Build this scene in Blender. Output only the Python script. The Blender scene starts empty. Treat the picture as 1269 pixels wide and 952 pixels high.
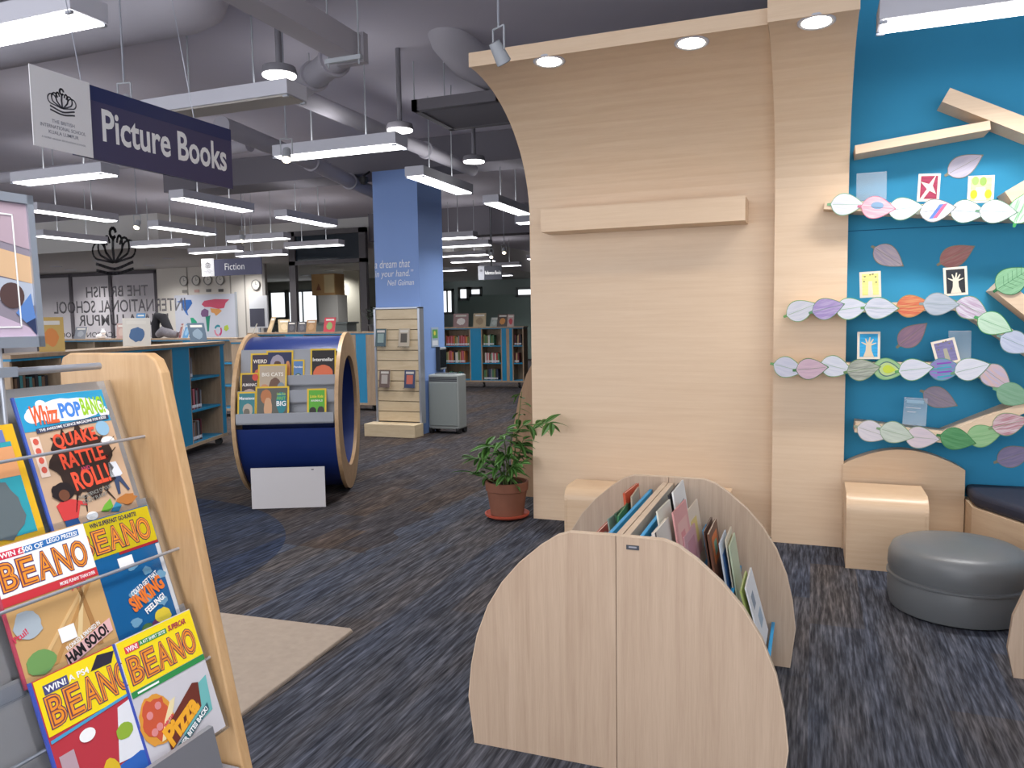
import bpy, bmesh, math, random
from mathutils import Matrix, Vector
R = math.radians
random.seed(7)
scene = bpy.context.scene
C = scene.collection

# ------------------------------------------------------------------ camera
cam_d = bpy.data.cameras.new('camera'); cam = bpy.data.objects.new('camera', cam_d); C.objects.link(cam)
TH, PITCH, ROLL = R(21.1), R(4.6), R(0.9)
fw = Vector((-math.sin(TH)*math.cos(PITCH), math.cos(TH)*math.cos(PITCH), -math.sin(PITCH)))
r0 = Vector((math.cos(TH), math.sin(TH), 0)); u0 = r0.cross(fw)
rt = math.cos(ROLL)*r0 - math.sin(ROLL)*u0; up = math.sin(ROLL)*r0 + math.cos(ROLL)*u0
M = Matrix((rt, up, -fw)).transposed().to_4x4(); M.translation = (0, 0, 1.5); cam.matrix_world = M
cam_d.sensor_fit = 'HORIZONTAL'; cam_d.sensor_width = 36; cam_d.lens = 970/1269*36
cam_d.clip_start = 0.05; cam_d.clip_end = 200
scene.camera = cam

# ------------------------------------------------------------------ world, exposure
w = bpy.data.worlds.new('daylight'); scene.world = w; w.use_nodes = True
w.node_tree.nodes['Background'].inputs[0].default_value = (0.93, 0.95, 1.0, 1)
w.node_tree.nodes['Background'].inputs[1].default_value = 2.1
scene.view_settings.view_transform = 'Standard'; scene.view_settings.look = 'None'
scene.view_settings.gamma = 1; scene.view_settings.use_curve_mapping = False
scene.view_settings.exposure = 0.2
STRIP_W, PEND_W, DOWN_W = 22.0, 8.0, 12.0

# ------------------------------------------------------------------ materials
MATS = {}
def nt_of(name):
    m = bpy.data.materials.new(name); m.use_nodes = True
    return m, m.node_tree, m.node_tree.nodes['Principled BSDF']
def mat(name, col=(.5, .5, .5), rough=.6, metal=0, spec=.4, var=.0, scale=8, emit=None, alpha=None, trans=0, coat=0):
    if name in MATS: return MATS[name]
    m, nt, b = nt_of(name)
    b.inputs['Base Color'].default_value = (*col, 1); b.inputs['Roughness'].default_value = rough
    b.inputs['Metallic'].default_value = metal; b.inputs['Specular IOR Level'].default_value = spec
    b.inputs['Coat Weight'].default_value = coat
    if trans: b.inputs['Transmission Weight'].default_value = trans
    if alpha is not None: b.inputs['Alpha'].default_value = alpha
    if emit:
        b.inputs['Emission Color'].default_value = (*emit[0], 1); b.inputs['Emission Strength'].default_value = emit[1]
    if var:
        tc = nt.nodes.new('ShaderNodeTexCoord'); n = nt.nodes.new('ShaderNodeTexNoise')
        n.inputs['Scale'].default_value = scale; n.inputs['Detail'].default_value = 4
        mx = nt.nodes.new('ShaderNodeMix'); mx.data_type = 'RGBA'
        mx.inputs[6].default_value = (*[max(0, c*(1-var)) for c in col], 1); mx.inputs[7].default_value = (*[min(1, c*(1+var)) for c in col], 1)
        nt.links.new(tc.outputs['Object'], n.inputs['Vector']); nt.links.new(n.outputs['Fac'], mx.inputs[0]); nt.links.new(mx.outputs[2], b.inputs['Base Color'])
    MATS[name] = m
    return m
def wood(name, c1, c2, sc=(1, 1, 1), rough=.45, fine=1.0, coat=0):
    if name in MATS: return MATS[name]
    m, nt, b = nt_of(name); N = nt.nodes; Lk = nt.links.new
    tc = N.new('ShaderNodeTexCoord'); mp = N.new('ShaderNodeMapping'); mp.inputs['Scale'].default_value = sc
    n1 = N.new('ShaderNodeTexNoise'); n1.inputs['Scale'].default_value = 3*fine; n1.inputs['Detail'].default_value = 6; n1.inputs['Distortion'].default_value = .6
    n2 = N.new('ShaderNodeTexNoise'); n2.inputs['Scale'].default_value = 22*fine; n2.inputs['Detail'].default_value = 3
    ad = N.new('ShaderNodeMath'); ad.operation = 'MULTIPLY_ADD'; ad.inputs[1].default_value = .45
    rp = N.new('ShaderNodeValToRGB'); rp.color_ramp.elements[0].position = .45; rp.color_ramp.elements[1].position = .95
    rp.color_ramp.elements[0].color = (*c1, 1); rp.color_ramp.elements[1].color = (*c2, 1)
    Lk(tc.outputs['Object'], mp.inputs['Vector']); Lk(mp.outputs[0], n1.inputs['Vector']); Lk(mp.outputs[0], n2.inputs['Vector'])
    Lk(n2.outputs['Fac'], ad.inputs[0]); Lk(n1.outputs['Fac'], ad.inputs[2]); Lk(ad.outputs[0], rp.inputs[0]); Lk(rp.outputs[0], b.inputs['Base Color'])
    b.inputs['Roughness'].default_value = rough; b.inputs['Coat Weight'].default_value = coat
    MATS[name] = m
    return m
def scribble(name, c1, c2, ang=0, sc=90):
    """coloured-pencil shading: fine strokes of one colour over paper of another"""
    if name in MATS: return MATS[name]
    m, nt, b = nt_of(name); N = nt.nodes; Lk = nt.links.new
    tc = N.new('ShaderNodeTexCoord'); mp = N.new('ShaderNodeMapping'); mp.inputs['Rotation'].default_value = (0, 0, R(ang)); mp.inputs['Scale'].default_value = (8, sc, 8)
    n = N.new('ShaderNodeTexNoise'); n.inputs['Scale'].default_value = 1.3; n.inputs['Detail'].default_value = 3
    rp = N.new('ShaderNodeValToRGB'); rp.color_ramp.elements[0].position = .38; rp.color_ramp.elements[1].position = .62
    rp.color_ramp.elements[0].color = (*c1, 1); rp.color_ramp.elements[1].color = (*c2, 1)
    Lk(tc.outputs['Object'], mp.inputs[0]); Lk(mp.outputs[0], n.inputs['Vector']); Lk(n.outputs['Fac'], rp.inputs[0]); Lk(rp.outputs[0], b.inputs['Base Color'])
    b.inputs['Roughness'].default_value = .8
    MATS[name] = m
    return m
def clear_mat(name, tint=(.95, .97, 1), gloss=.12, rough=.05, film=0):
    """clear acrylic: see-through with a glossy skin"""
    if name in MATS: return MATS[name]
    m, nt, b = nt_of(name); N = nt.nodes
    N.remove(b); o = N['Material Output']
    t = N.new('ShaderNodeBsdfTransparent'); t.inputs[0].default_value = (*tint, 1)
    g = N.new('ShaderNodeBsdfGlossy'); g.inputs['Roughness'].default_value = rough
    lw = N.new('ShaderNodeLayerWeight'); lw.inputs[0].default_value = gloss
    mx = N.new('ShaderNodeMixShader')
    nt.links.new(lw.outputs['Fresnel'], mx.inputs[0]); nt.links.new(t.outputs[0], mx.inputs[1]); nt.links.new(g.outputs[0], mx.inputs[2]); nt.links.new(mx.outputs[0], o.inputs[0])
    if film:      # faint milky film
        df = N.new('ShaderNodeBsdfDiffuse'); df.inputs[0].default_value = (.85, .92, .97, 1); m2 = N.new('ShaderNodeMixShader'); m2.inputs[0].default_value = film
        nt.links.new(mx.outputs[0], m2.inputs[1]); nt.links.new(df.outputs[0], m2.inputs[2]); nt.links.new(m2.outputs[0], o.inputs[0])
    MATS[name] = m
    return m
def glow(name, col, s):
    if name in MATS: return MATS[name]
    m, nt, b = nt_of(name); nt.nodes.remove(b)
    e = nt.nodes.new('ShaderNodeEmission'); e.inputs[0].default_value = (*col, 1); e.inputs[1].default_value = s
    nt.links.new(e.outputs[0], nt.nodes['Material Output'].inputs[0])
    MATS[name] = m
    return m
def hx(h):
    v = [int(h[i:i+2], 16)/255 for i in (0, 2, 4)]
    return tuple(c/12.92 if c <= .04045 else ((c+.055)/1.055)**2.4 for c in v)
def P(h, rough=.55, **k): return mat('paint_' + h, hx(h), rough, **k)

MAPLE = wood('maple_ply', (.71, .52, .35), (.78, .595, .42), (1, 1, 26), .42, .55)
MAPLE_V = wood('maple_upright', (.60, .42, .27), (.74, .56, .39), (9, 9, 1), .42)
BENCHW = wood('bench_ply', (.66, .46, .29), (.74, .55, .37), (1, 1, 24), .33, .55)
BIRCH = wood('birch_stand', (.50, .295, .135), (.61, .39, .20), (10, 10, 1), .4)
ASH = wood('ash_laminate', (.43, .305, .215), (.55, .41, .30), (14, 14, .5), .5)
ASH_EDGE = wood('ash_edge', (.56, .42, .30), (.68, .53, .39), (3, 3, 3), .5)
SHELFW = wood('shelf_laminate', (.33, .23, .15), (.45, .33, .22), (9, 9, 1), .5)
RINGW = wood('ring_ply', (.42, .26, .13), (.55, .36, .20), (3, 3, 3), .4)
SLATW = wood('slat_laminate', (.60, .47, .30), (.70, .57, .39), (1, 1, 6), .5)
CYAN = mat('cyan_laminate', hx('1d86b4'), .4)
BLUEWALL = mat('teal_blue_paint', hx('3590ba'), .75, spec=.25, var=.10, scale=1.3)
NAVY = mat('navy_laminate', hx('1c2f6a'), .3, spec=.5)
PILLAR = mat('periwinkle_paint', hx('84a2da'), .55, var=.04, scale=2)
GREYM = mat('grey_painted_metal', hx('a9adb3'), .5)
WHITEM = mat('white_metal', hx('c6c6cf'), .5)
DUCT = mat('grey_duct_paint', hx('aeabb4'), .75, var=.08, scale=3)
CEIL = mat('dark_ceiling_paint', hx('c0bcc8'), .9, var=.10, scale=1.1)
SOFFIT = mat('pale_ceiling_tile', hx('d0cdca'), .9)
BLACK = mat('black_plastic', (.02, .02, .022), .5)
DARK = mat('dark_grey', hx('3a3c42'), .6)
WHITE = mat('white_card', hx('e9e8ea'), .7)
PAPER = mat('paper_white', hx('dfe0e8'), .8)
PAGES = mat('book_pages', hx('d9cfbd'), .9)
TERRA = mat('terracotta', hx('80523f'), .8, var=.15, scale=12)
TERRA2 = mat('saucer_terracotta', hx('b5523c'), .6)
SOIL = mat('soil', hx('2c2019'), .95, var=.3, scale=60)
LEAFG = mat('plant_leaf', hx('4f7d38'), .5, var=.35, scale=9)
STEM = mat('plant_stem', hx('5a6b3a'), .7)
VINYL = mat('grey_vinyl', hx('6b6e70'), .38, spec=.5, var=.06, scale=5)
CUSHION = mat('navy_cushion', hx('2e3140'), .6)
RUG = mat('beige_pile', hx('a8998a'), .95, var=.14, scale=26)
ACRYL = clear_mat('clear_acrylic', gloss=.18)
ACRYL2 = clear_mat('clear_sleeve', (.97, .985, 1), .25, film=.16)
CHROME = mat('brushed_steel', hx('b7bbc4'), .35, metal=.6)
ORANGE = P('f0952c'); PURPLE = P('5a2a5c'); YELLOW = P('f3d91f', .35); WHITEINK = P('f2f2f2'); BLACKINK = P('1c1a1c')
LAMP = glow('lamp_diffuser', (1, .99, 1.0), 6.0); LAMPW = glow('warm_lamp', (1, .86, .62), 9.0); LAMPD = glow('canopy_lens', (1, .92, .76), 14.0); LAMPC = glow('pendant_lens', (1, .98, .94), 5.0)
DAY = glow('daylight_pane', (.93, .97, 1.0), 1.3)

# ------------------------------------------------------------------ mesh helpers
def BM(): return bmesh.new()
def box(bm, c, s, rot=None):
    m = Matrix.Translation(c) @ (rot.to_4x4() if rot else Matrix()) @ Matrix.Diagonal((*s, 1))
    return bmesh.ops.create_cube(bm, size=1, matrix=m)
def bx(bm, x0, x1, y0, y1, z0, z1): return box(bm, ((x0+x1)/2, (y0+y1)/2, (z0+z1)/2), (abs(x1-x0), abs(y1-y0), abs(z1-z0)))
def cyl(bm, p, q, r, r2=None, n=20, caps=True):
    p, q = Vector(p), Vector(q); d = q-p
    m = Matrix.Translation((p+q)/2) @ d.to_track_quat('Z', 'Y').to_matrix().to_4x4()
    return bmesh.ops.create_cone(bm, cap_ends=caps, segments=n, radius1=r, radius2=r if r2 is None else r2, depth=d.length, matrix=m)
def prism(bm, pts, a, b, axis='Z'):
    """extrude a 2-D outline between a and b along an axis; pts are (x,y) / (x,z) for Y / (y,z) for X"""
    def at(p, t): return {'Z': (p[0], p[1], t), 'Y': (p[0], t, p[1]), 'X': (t, p[0], p[1])}[axis]
    v0 = [bm.verts.new(at(p, a)) for p in pts]; v1 = [bm.verts.new(at(p, b)) for p in pts]; n = len(pts)
    fs = [bm.faces.new(v0), bm.faces.new(v1)] + [bm.faces.new((v0[i], v0[(i+1) % n], v1[(i+1) % n], v1[i])) for i in range(n)]
    bmesh.ops.recalc_face_normals(bm, faces=fs)
def lathe(bm, prof, n=40, cx=0, cy=0):
    rings = [[bm.verts.new((cx+r*math.cos(2*math.pi*i/n), cy+r*math.sin(2*math.pi*i/n), z)) for i in range(n)] for r, z in prof]
    for a, b in zip(rings, rings[1:]):
        for i in range(n): bm.faces.new((a[i], a[(i+1) % n], b[(i+1) % n], b[i]))
    if prof[0][0] > 1e-4: bm.faces.new(rings[0][::-1])
    if prof[-1][0] > 1e-4: bm.faces.new(rings[-1])
    bmesh.ops.recalc_face_normals(bm, faces=bm.faces[:])
def sweep(bm, pts, r, n=10):
    pts = [Vector(p) for p in pts]; rs = r if isinstance(r, (list, tuple)) else [r]*len(pts); rings = []
    for i, p in enumerate(pts):
        d = (pts[min(i+1, len(pts)-1)]-pts[max(i-1, 0)]).normalized(); q = d.to_track_quat('Z', 'Y')
        rings.append([bm.verts.new(p + q @ Vector((rs[i]*math.cos(2*math.pi*k/n), rs[i]*math.sin(2*math.pi*k/n), 0))) for k in range(n)])
    for a, b in zip(rings, rings[1:]):
        for k in range(n): bm.faces.new((a[k], a[(k+1) % n], b[(k+1) % n], b[k]))
    bm.faces.new(rings[0][::-1]); bm.faces.new(rings[-1])
    bmesh.ops.recalc_face_normals(bm, faces=bm.faces[:])
def ring(bm, ro, ri, x0, x1, cz, a0=0, a1=2*math.pi, n=72):
    """annular sector about the local x axis"""
    full = abs(a1-a0-2*math.pi) < 1e-6; k = n if full else n+1; L = []
    for i in range(k):
        a = a0+(a1-a0)*i/n
        L.append([bm.verts.new((x, -r*math.cos(a), cz+r*math.sin(a))) for x, r in ((x0, ro), (x1, ro), (x1, ri), (x0, ri))])
    for i in range(n):
        p, q = L[i], L[(i+1) % k]
        for j in range(4): bm.faces.new((p[j], p[(j+1) % 4], q[(j+1) % 4], q[j]))
    if not full: bm.faces.new(L[0]); bm.faces.new(L[-1])
    bmesh.ops.recalc_face_normals(bm, faces=bm.faces[:])
def obj(name, bm, m, parent=None, smooth=False, bevel=0, seg=2, mats=None):
    me = bpy.data.meshes.new(name); bm.to_mesh(me); bm.free()
    for x in (mats or [m]): me.materials.append(x)
    o = bpy.data.objects.new(name, me); C.objects.link(o)
    if parent: o.parent = parent
    if smooth:
        for p in me.polygons: p.use_smooth = True
        try: me.set_sharp_from_angle(angle=R(40))
        except Exception: pass
    if bevel:
        b = o.modifiers.new('b', 'BEVEL'); b.width = bevel; b.segments = seg; b.limit_method = 'ANGLE'
    return o
def thing(name, label, cat, loc=(0, 0, 0), rz=0, group=None, mw=None):
    o = bpy.data.objects.new(name, None); C.objects.link(o); o.empty_display_size = .05
    if mw is not None: o.matrix_world = mw
    else: o.location = loc; o.rotation_euler = (0, 0, rz)
    tag(o, label, cat, group)
    return o
def tag(o, label, cat, group=None):
    o['label'] = label; o['category'] = cat
    if group: o['group'] = group
    return o
def struct(name, bm, m, **k):
    o = obj(name, bm, m, **k)
    if not k.get('parent'): o['kind'] = 'structure'
    return o
def frame(o, x, y):
    x = Vector(x).normalized(); y = Vector(y).normalized(); z = x.cross(y)
    m = Matrix((x, y, z)).transposed().to_4x4(); m.translation = o
    return m
def flat(name, pts, z, m, parent, th=.0006):
    bm = BM(); prism(bm, pts, z, z+th); return obj(name, bm, m, parent)
def rect(x0, y0, x1, y1): return [(x0, y0), (x1, y0), (x1, y1), (x0, y1)]
def disc(cx, cy, r, ry=None, n=20, a0=0): return [(cx+r*math.cos(a0+2*math.pi*i/n), cy+(ry or r)*math.sin(a0+2*math.pi*i/n)) for i in range(n)]
def text(name, s, x0, y0, wd, ht, z, m, parent, bold=0, shear=0, mirror=False, rot=0, ext=.0004, keep=False):
    """lettering fitted to a box; local XY plane of the parent"""
    cu = bpy.data.curves.new(name, 'FONT'); cu.body = s; cu.offset = bold; cu.shear = shear; cu.extrude = .01; cu.resolution_u = 3
    t = bpy.data.objects.new(name, cu); C.objects.link(t)
    me = bpy.data.meshes.new_from_object(t.evaluated_get(bpy.context.evaluated_depsgraph_get()))
    bpy.data.objects.remove(t); bpy.data.curves.remove(cu)
    xs = [v.co.x for v in me.vertices]; ys = [v.co.y for v in me.vertices]
    ax, bx_, ay, by = min(xs), max(xs), min(ys), max(ys); sx = wd/(bx_-ax); sy = ht/(by-ay)
    if keep: sx = min(sx, sy*1.25)
    for v in me.vertices:
        x = (v.co.x-ax)*sx; y = (v.co.y-ay)*sy
        if mirror: x = wd-x
        xr = x*math.cos(rot)-y*math.sin(rot); yr = x*math.sin(rot)+y*math.cos(rot)
        v.co = (x0+xr, y0+yr, z+(v.co.z+.01)/.02*ext)
    me.name = name; me.materials.clear(); me.materials.append(m)
    o = bpy.data.objects.new(name, me); C.objects.link(o); o.parent = parent
    return o
def crown(parent, cx, cy, s, z, m, name='crown_emblem'):
    """the school's swan-like crown of looped strokes over two base lines"""
    bm = BM()
    def ribbon(pts, wd):
        for (a, b), (c, d) in zip(pts, pts[1:]):
            dx, dy = c-a, d-b; l = math.hypot(dx, dy) or 1; nx, ny = -dy/l*wd, dx/l*wd; ex, ey = dx/l*wd*.6, dy/l*wd*.6
            prism(bm, [(cx+s*(a-ex+nx), cy+s*(b-ey+ny)), (cx+s*(a-ex-nx), cy+s*(b-ey-ny)), (cx+s*(c+ex-nx), cy+s*(d+ey-ny)), (cx+s*(c+ex+nx), cy+s*(d+ey+ny))], z, z+.0006)
    for sg in (-1, 1):
        for k, (wx, h) in enumerate(((.24, .42), (.42, .36), (.58, .26))):
            pts = [(sg*(.03+.02*k), -.18)]
            for i in range(13):
                a = -1.3+i*(math.pi+1.0)/12
                pts.append((sg*(wx*.72+wx*.3*math.cos(a)), h*.42+.18*math.sin(a)-.02*k))
            ribbon(pts, .028-.003*k)
    ribbon([(.02+.08*math.cos(a/10*5.2+.2)-.02, .42+.1*math.sin(a/10*5.2+.2)) for a in range(11)] + [(0, .3), (-.02, .1), (0, -.18)], .035)
    for j, yy in enumerate((-.27, -.37)):
        ribbon([(x/10, yy+.06*abs(x/10)*(1 if j == 0 else -.2)-.05*math.cos(x/10*5)) for x in range(-5, 6)], .03)
    return obj(name, bm, m, parent)
ORD = ['first', 'second', 'third', 'fourth', 'fifth', 'sixth', 'seventh', 'eighth', 'ninth', 'tenth', 'eleventh']

# ------------------------------------------------------------------ floor with its streaked carpet
def carpet():
    m, nt, b = nt_of('streaked_carpet'); N = nt.nodes; L = nt.links.new
    def mth(op, a, c=None, d=None):
        n = N.new('ShaderNodeMath'); n.operation = op
        for i, v in enumerate((a, c, d)):
            if v is None: continue
            if hasattr(v, 'default_value') or hasattr(v, 'links'): L(v, n.inputs[i])
            else: n.inputs[i].default_value = v
        return n.outputs[0]
    tc = N.new('ShaderNodeTexCoord'); sp = N.new('ShaderNodeSeparateXYZ'); L(tc.outputs['Object'], sp.inputs[0])
    X, Y = sp.outputs[0], sp.outputs[1]
    def noise(sx, sy, sc, det=4, off=0):
        mp = N.new('ShaderNodeMapping'); mp.inputs['Scale'].default_value = (sx, sy, 1); mp.inputs['Location'].default_value = (off, off, 0)
        n = N.new('ShaderNodeTexNoise'); n.inputs['Scale'].default_value = sc; n.inputs['Detail'].default_value = det
        L(tc.outputs['Object'], mp.inputs[0]); L(mp.outputs[0], n.inputs['Vector']); return n.outputs['Fac']
    col = mth('FLOOR', mth('DIVIDE', X, .25)); row = mth('FLOOR', mth('ADD', mth('DIVIDE', Y, 1.0), mth('MULTIPLY', col, .37)))
    cb = N.new('ShaderNodeCombineXYZ'); L(col, cb.inputs[0]); L(row, cb.inputs[1])
    wn = N.new('ShaderNodeTexWhiteNoise'); wn.noise_dimensions = '2D'; L(cb.outputs[0], wn.inputs['Vector'])
    s1 = noise(55, 3.2, 1.0, 5); s2 = noise(120, 9, 1.0, 3, 5); s3 = noise(6, 1.2, 1.0, 2, 9)
    v = mth('ADD', mth('MULTIPLY', s1, .62), mth('MULTIPLY', s2, .38))
    rp = N.new('ShaderNodeValToRGB'); e = rp.color_ramp.elements
    e[0].position = .34; e[0].color = (*hx('34363c'), 1); e[1].position = .70; e[1].color = (*hx('9a9aa2'), 1)
    k = e.new(.46); k.color = (*hx('53545a'), 1); k = e.new(.57); k.color = (*hx('73757d'), 1)
    L(v, rp.inputs[0])
    tint = N.new('ShaderNodeValToRGB'); tint.color_ramp.interpolation = 'LINEAR'; t = tint.color_ramp.elements
    t[0].position = .25; t[0].color = (*hx('b6bfd0'), 1); t[1].position = .85; t[1].color = (*hx('d6c6b6'), 1)
    k = t.new(.5); k.color = (*hx('c3c3c6'), 1)
    L(mth('ADD', mth('MULTIPLY', wn.outputs[0], .45), mth('MULTIPLY', s3, .6)), tint.inputs[0])
    mu = N.new('ShaderNodeMix'); mu.data_type = 'RGBA'; mu.blend_type = 'MULTIPLY'; mu.inputs[0].default_value = 1
    L(rp.outputs[0], mu.inputs[6]); L(tint.outputs[0], mu.inputs[7])
    # inlaid areas: brown loop pile around the book wheel, with a round blue inlay cut into it
    wob = mth('MULTIPLY', mth('SUBTRACT', noise(1, 1, 1.6, 2, 3), .5), .5)
    dx = mth('ADD', X, 5.0); dy = mth('SUBTRACT', Y, 3.4)
    dist = mth('SQRT', mth('ADD', mth('MULTIPLY', dx, dx), mth('MULTIPLY', dy, dy)))
    inb = mth('MULTIPLY', mth('GREATER_THAN', dist, 1.88), mth('MULTIPLY', mth('LESS_THAN', mth('ADD', X, wob), -2.75), mth('GREATER_THAN', mth('ADD', Y, wob), 4.3)))
    br = N.new('ShaderNodeMix'); br.data_type = 'RGBA'; br.blend_type = 'MULTIPLY'; br.inputs[7].default_value = (*hx('e0cab6'), 1)
    L(mth('MULTIPLY', inb, .8), br.inputs[0]); L(mu.outputs[2], br.inputs[6])
    bl = N.new('ShaderNodeMix'); bl.data_type = 'RGBA'; bl.blend_type = 'MULTIPLY'; bl.inputs[7].default_value = (*hx('93abd2'), 1)
    L(mth('MULTIPLY', mth('LESS_THAN', dist, 1.88), .8), bl.inputs[0]); L(br.outputs[2], bl.inputs[6])
    L(bl.outputs[2], b.inputs['Base Color']); b.inputs['Roughness'].default_value = .95; b.inputs['Specular IOR Level'].default_value = .1
    bp = N.new('ShaderNodeBump'); bp.inputs['Strength'].default_value = .25; bp.inputs['Distance'].default_value = .004; L(s2, bp.inputs['Height']); L(bp.outputs[0], b.inputs['Normal'])
    return m
bm = BM(); bx(bm, -31, 5.2, -1.6, 30.2, -.12, 0); struct('floor', bm, carpet())
bm = BM(); bx(bm, -31, 5.2, -1.6, 30.2, 3.9, 4.05); struct('ceiling', bm, CEIL)
bm = BM(); bx(bm, -31, -13.0, 13.0, 30, 3.2, 3.9); bx(bm, -13.0, -9.3, 15.6, 30, 3.2, 3.9); struct('ceiling_soffit', bm, SOFFIT)
bm = BM(); bx(bm, -9.2, 5.2, 9.35, 9.95, 3.52, 3.9); struct('ceiling_beam', bm, mat('beam_paint', hx('75727a'), .9))
bm = BM(); bx(bm, -9.2, 5.2, 15.2, 15.6, 3.3, 3.9); struct('ceiling_beam', bm, MATS['beam_paint'])
# walls
FARGREEN = mat('sage_grey_paint', hx('a9b4b1'), .8)
bm = BM(); bx(bm, -31, 5.2, 30, 30.2, 0, 3.9); struct('wall_far', bm, FARGREEN)
bm = BM(); bx(bm, -31.2, -31, -1.6, 30.2, 0, 3.9); struct('wall_left', bm, mat('offwhite_paint', hx('b9b5b0'), .85))
bm = BM(); bx(bm, 5.2, 5.4, -1.6, 30.2, 0, 3.9); struct('wall_right', bm, MATS['offwhite_paint'])
bm = BM(); bx(bm, .12, 5.2, 5.5, 5.64, 0, 3.9); struct('wall_blue', bm, BLUEWALL)
bm = BM(); bx(bm, .19, 5.2, 5.4988, 5.5, 2.036, 2.041); struct('trim_1', bm, mat('seam_dark_blue', hx('125a80'), .8))  # thin darker blue line along the wall seam
wb = BM(); bx(wb, -18.15, -14.36, 18, 18.08, 0, 3.2); wback = struct('wall_back', wb, mat('cream_paint', hx('d6cfc6'), .8))
for i, x in enumerate((-17.0, -15.45, -14.95)):
    bm = BM(); bx(bm, x-.02, x+.02, 17.992, 18.0, 0, 3.2); struct('trim_%d' % (i+2), bm, mat('panel_joint', hx('9a948c'), .8))
# grey glazed partition at the back
pw = mat('grey_film_glass', hx('c6c0c4'), .5)
bm = BM(); bx(bm, -25, -18.15, 18.04, 18.1, 0, 3.15); part = struct('wall_partition', bm, pw)
for x in (-24.9, -23.2, -21.65, -20.0, -18.2):
    bm = BM(); bx(bm, x-.05, x+.05, 17.98, 18.04, 0, 3.15); obj('mullion', bm, mat('mullion_grey', hx('5c575c'), .6), part)
bm = BM(); bx(bm, -25, -18.15, 17.98, 18.04, 3.08, 3.18); obj('head_rail', bm, MATS['mullion_grey'], part)

# pillar with its quotation
bm = BM(); bx(bm, -5.55, -4.88, 9.3, 10.02, 0, 3.52); pil = struct('pillar', bm, PILLAR)
pfr = bpy.data.objects.new('quotation', None); C.objects.link(pfr); pfr.parent = pil; pfr.matrix_world = frame((-5.55, 9.298, 0), (1, 0, 0), (0, 0, 1))
text('lettering', 'a dream that', .0, 2.235, .54, .105, 0, WHITEINK, pfr, .0, .2)
text('lettering', 'in your hand.”', .0, 2.09, .585, .115, 0, WHITEINK, pfr, .0, .2)
text('lettering', 'Neil Gaiman', .19, 2.0, .40, .075, 0, WHITEINK, pfr, .0, .2)

# added clear screen; its mirrored letters and crown stand in for a window reflection
clear = bpy.data.materials.new('added_clear_screen'); clear.use_nodes = True; nt = clear.node_tree; nt.nodes.remove(nt.nodes['Principled BSDF'])
tb = nt.nodes.new('ShaderNodeBsdfTransparent'); tb.inputs[0].default_value = (1, 1, 1, 1); nt.links.new(tb.outputs[0], nt.nodes['Material Output'].inputs[0])
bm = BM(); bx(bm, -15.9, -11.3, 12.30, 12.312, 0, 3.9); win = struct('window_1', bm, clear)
REFLG = mat('grey_reflected_letters', hx('5f5a60'), .7, alpha=.62)
REFLD = mat('charcoal_reflected_crown', hx('2b282d'), .7, alpha=.8)
wf = bpy.data.objects.new('reflected_lettering', None); C.objects.link(wf); wf.parent = win; wf.matrix_world = frame((0, 12.296, 0), (1, 0, 0), (0, 0, 1))
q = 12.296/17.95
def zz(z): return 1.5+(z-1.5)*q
text('lettering', 'THE BRITISH', -20.95*q, zz(2.42), 2.5*q, .33*q, 0, REFLG, wf, .012, mirror=True)
text('lettering', 'INTERNATIONAL SCHOOL', -22.36*q, zz(1.95), 5.3*q, .38*q, 0, REFLG, wf, .012, mirror=True)
text('lettering', 'KUALA LUMPUR', -21.33*q, zz(1.55), 3.6*q, .34*q, 0, REFLG, wf, .012, mirror=True)
text('lettering', 'A NORD ANGLIA EDUCATION SCHOOL', -22.3*q, zz(1.2), 5.3*q, .16*q, 0, REFLG, wf, .01, mirror=True)
crown(wf, -19.72*q, zz(3.72), 1.45*q, 0, REFLD)

# far room behind the glazing: windows, column, dark high screen
def window(n, x0, x1, z0, z1, y=26, bars=1):
    bm = BM(); bx(bm, x0, x1, y, y+.03, z0, z1); o = struct('window_%d' % n, bm, DAY)
    bm = BM(); t = .05
    for a in (x0, x1): bx(bm, a-t, a+t, y-.03, y+.05, z0-t, z1+t)
    for a in (z0, z1): bx(bm, x0-t, x1+t, y-.03, y+.05, a-t, a+t)
    for i in range(bars): xx = x0+(x1-x0)*(i+1)/(bars+1); bx(bm, xx-.03, xx+.03, y-.03, y+.05, z0, z1)
    obj('window_frame', bm, mat('window_frame_grey', hx('8f9698'), .5), o)
bm = BM(); bx(bm, -22, -13.6, 26.06, 26.2, 0, 3.2); struct('wall_glazed_room', bm, mat('pale_grey_green', hx('a9aca4'), .8))
s = 26/24.
window(2, -18.80*s, -18.1*s, 1.75, 2.82, bars=0); window(3, -18.0*s, -16.73*s, 1.55, 2.82); window(4, -15.8*s, -14.8*s, 1.6, 2.80, bars=0)
bm = BM(); bx(bm, -13.5, -7.6, 29.0, 29.1, 0, 2.55); struct('wall_side_room', bm, mat('green_grey_glass', hx('8fa39d'), .4))
s = 28.9/24.
for i, (a, b, c, d) in enumerate(((-11.75, -11.35, 1.8, 2.75), (-11.1, -10.79, 2.35, 2.8), (-10.69, -10.31, 2.5, 2.78), (-9.03, -8.45, 2.42, 2.72))):
    window(5+i, a*s, b*s, c+.05, d+.05, 28.9, 1 if i == 0 else 0)
bm = BM(); bx(bm, -15.62*22/24, -14.98*22/24, 22, 22.6, 0, 3.2); struct('column_far', bm, mat('cream_column', hx('cfcab9'), .8))
bm = BM(); bx(bm, -14.36, -14.26, 18, 18.1, 0, 3.2); struct('column_grey', bm, mat('grey_column', hx('97928f'), .8))
scr = BM(); bx(scr, -11.05, -9.3, 15.05, 15.08, 2.93, 3.49); sc_o = struct('window_9', scr, mat('dark_glass', hx('1d2730'), .15))
bm = BM()
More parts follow.
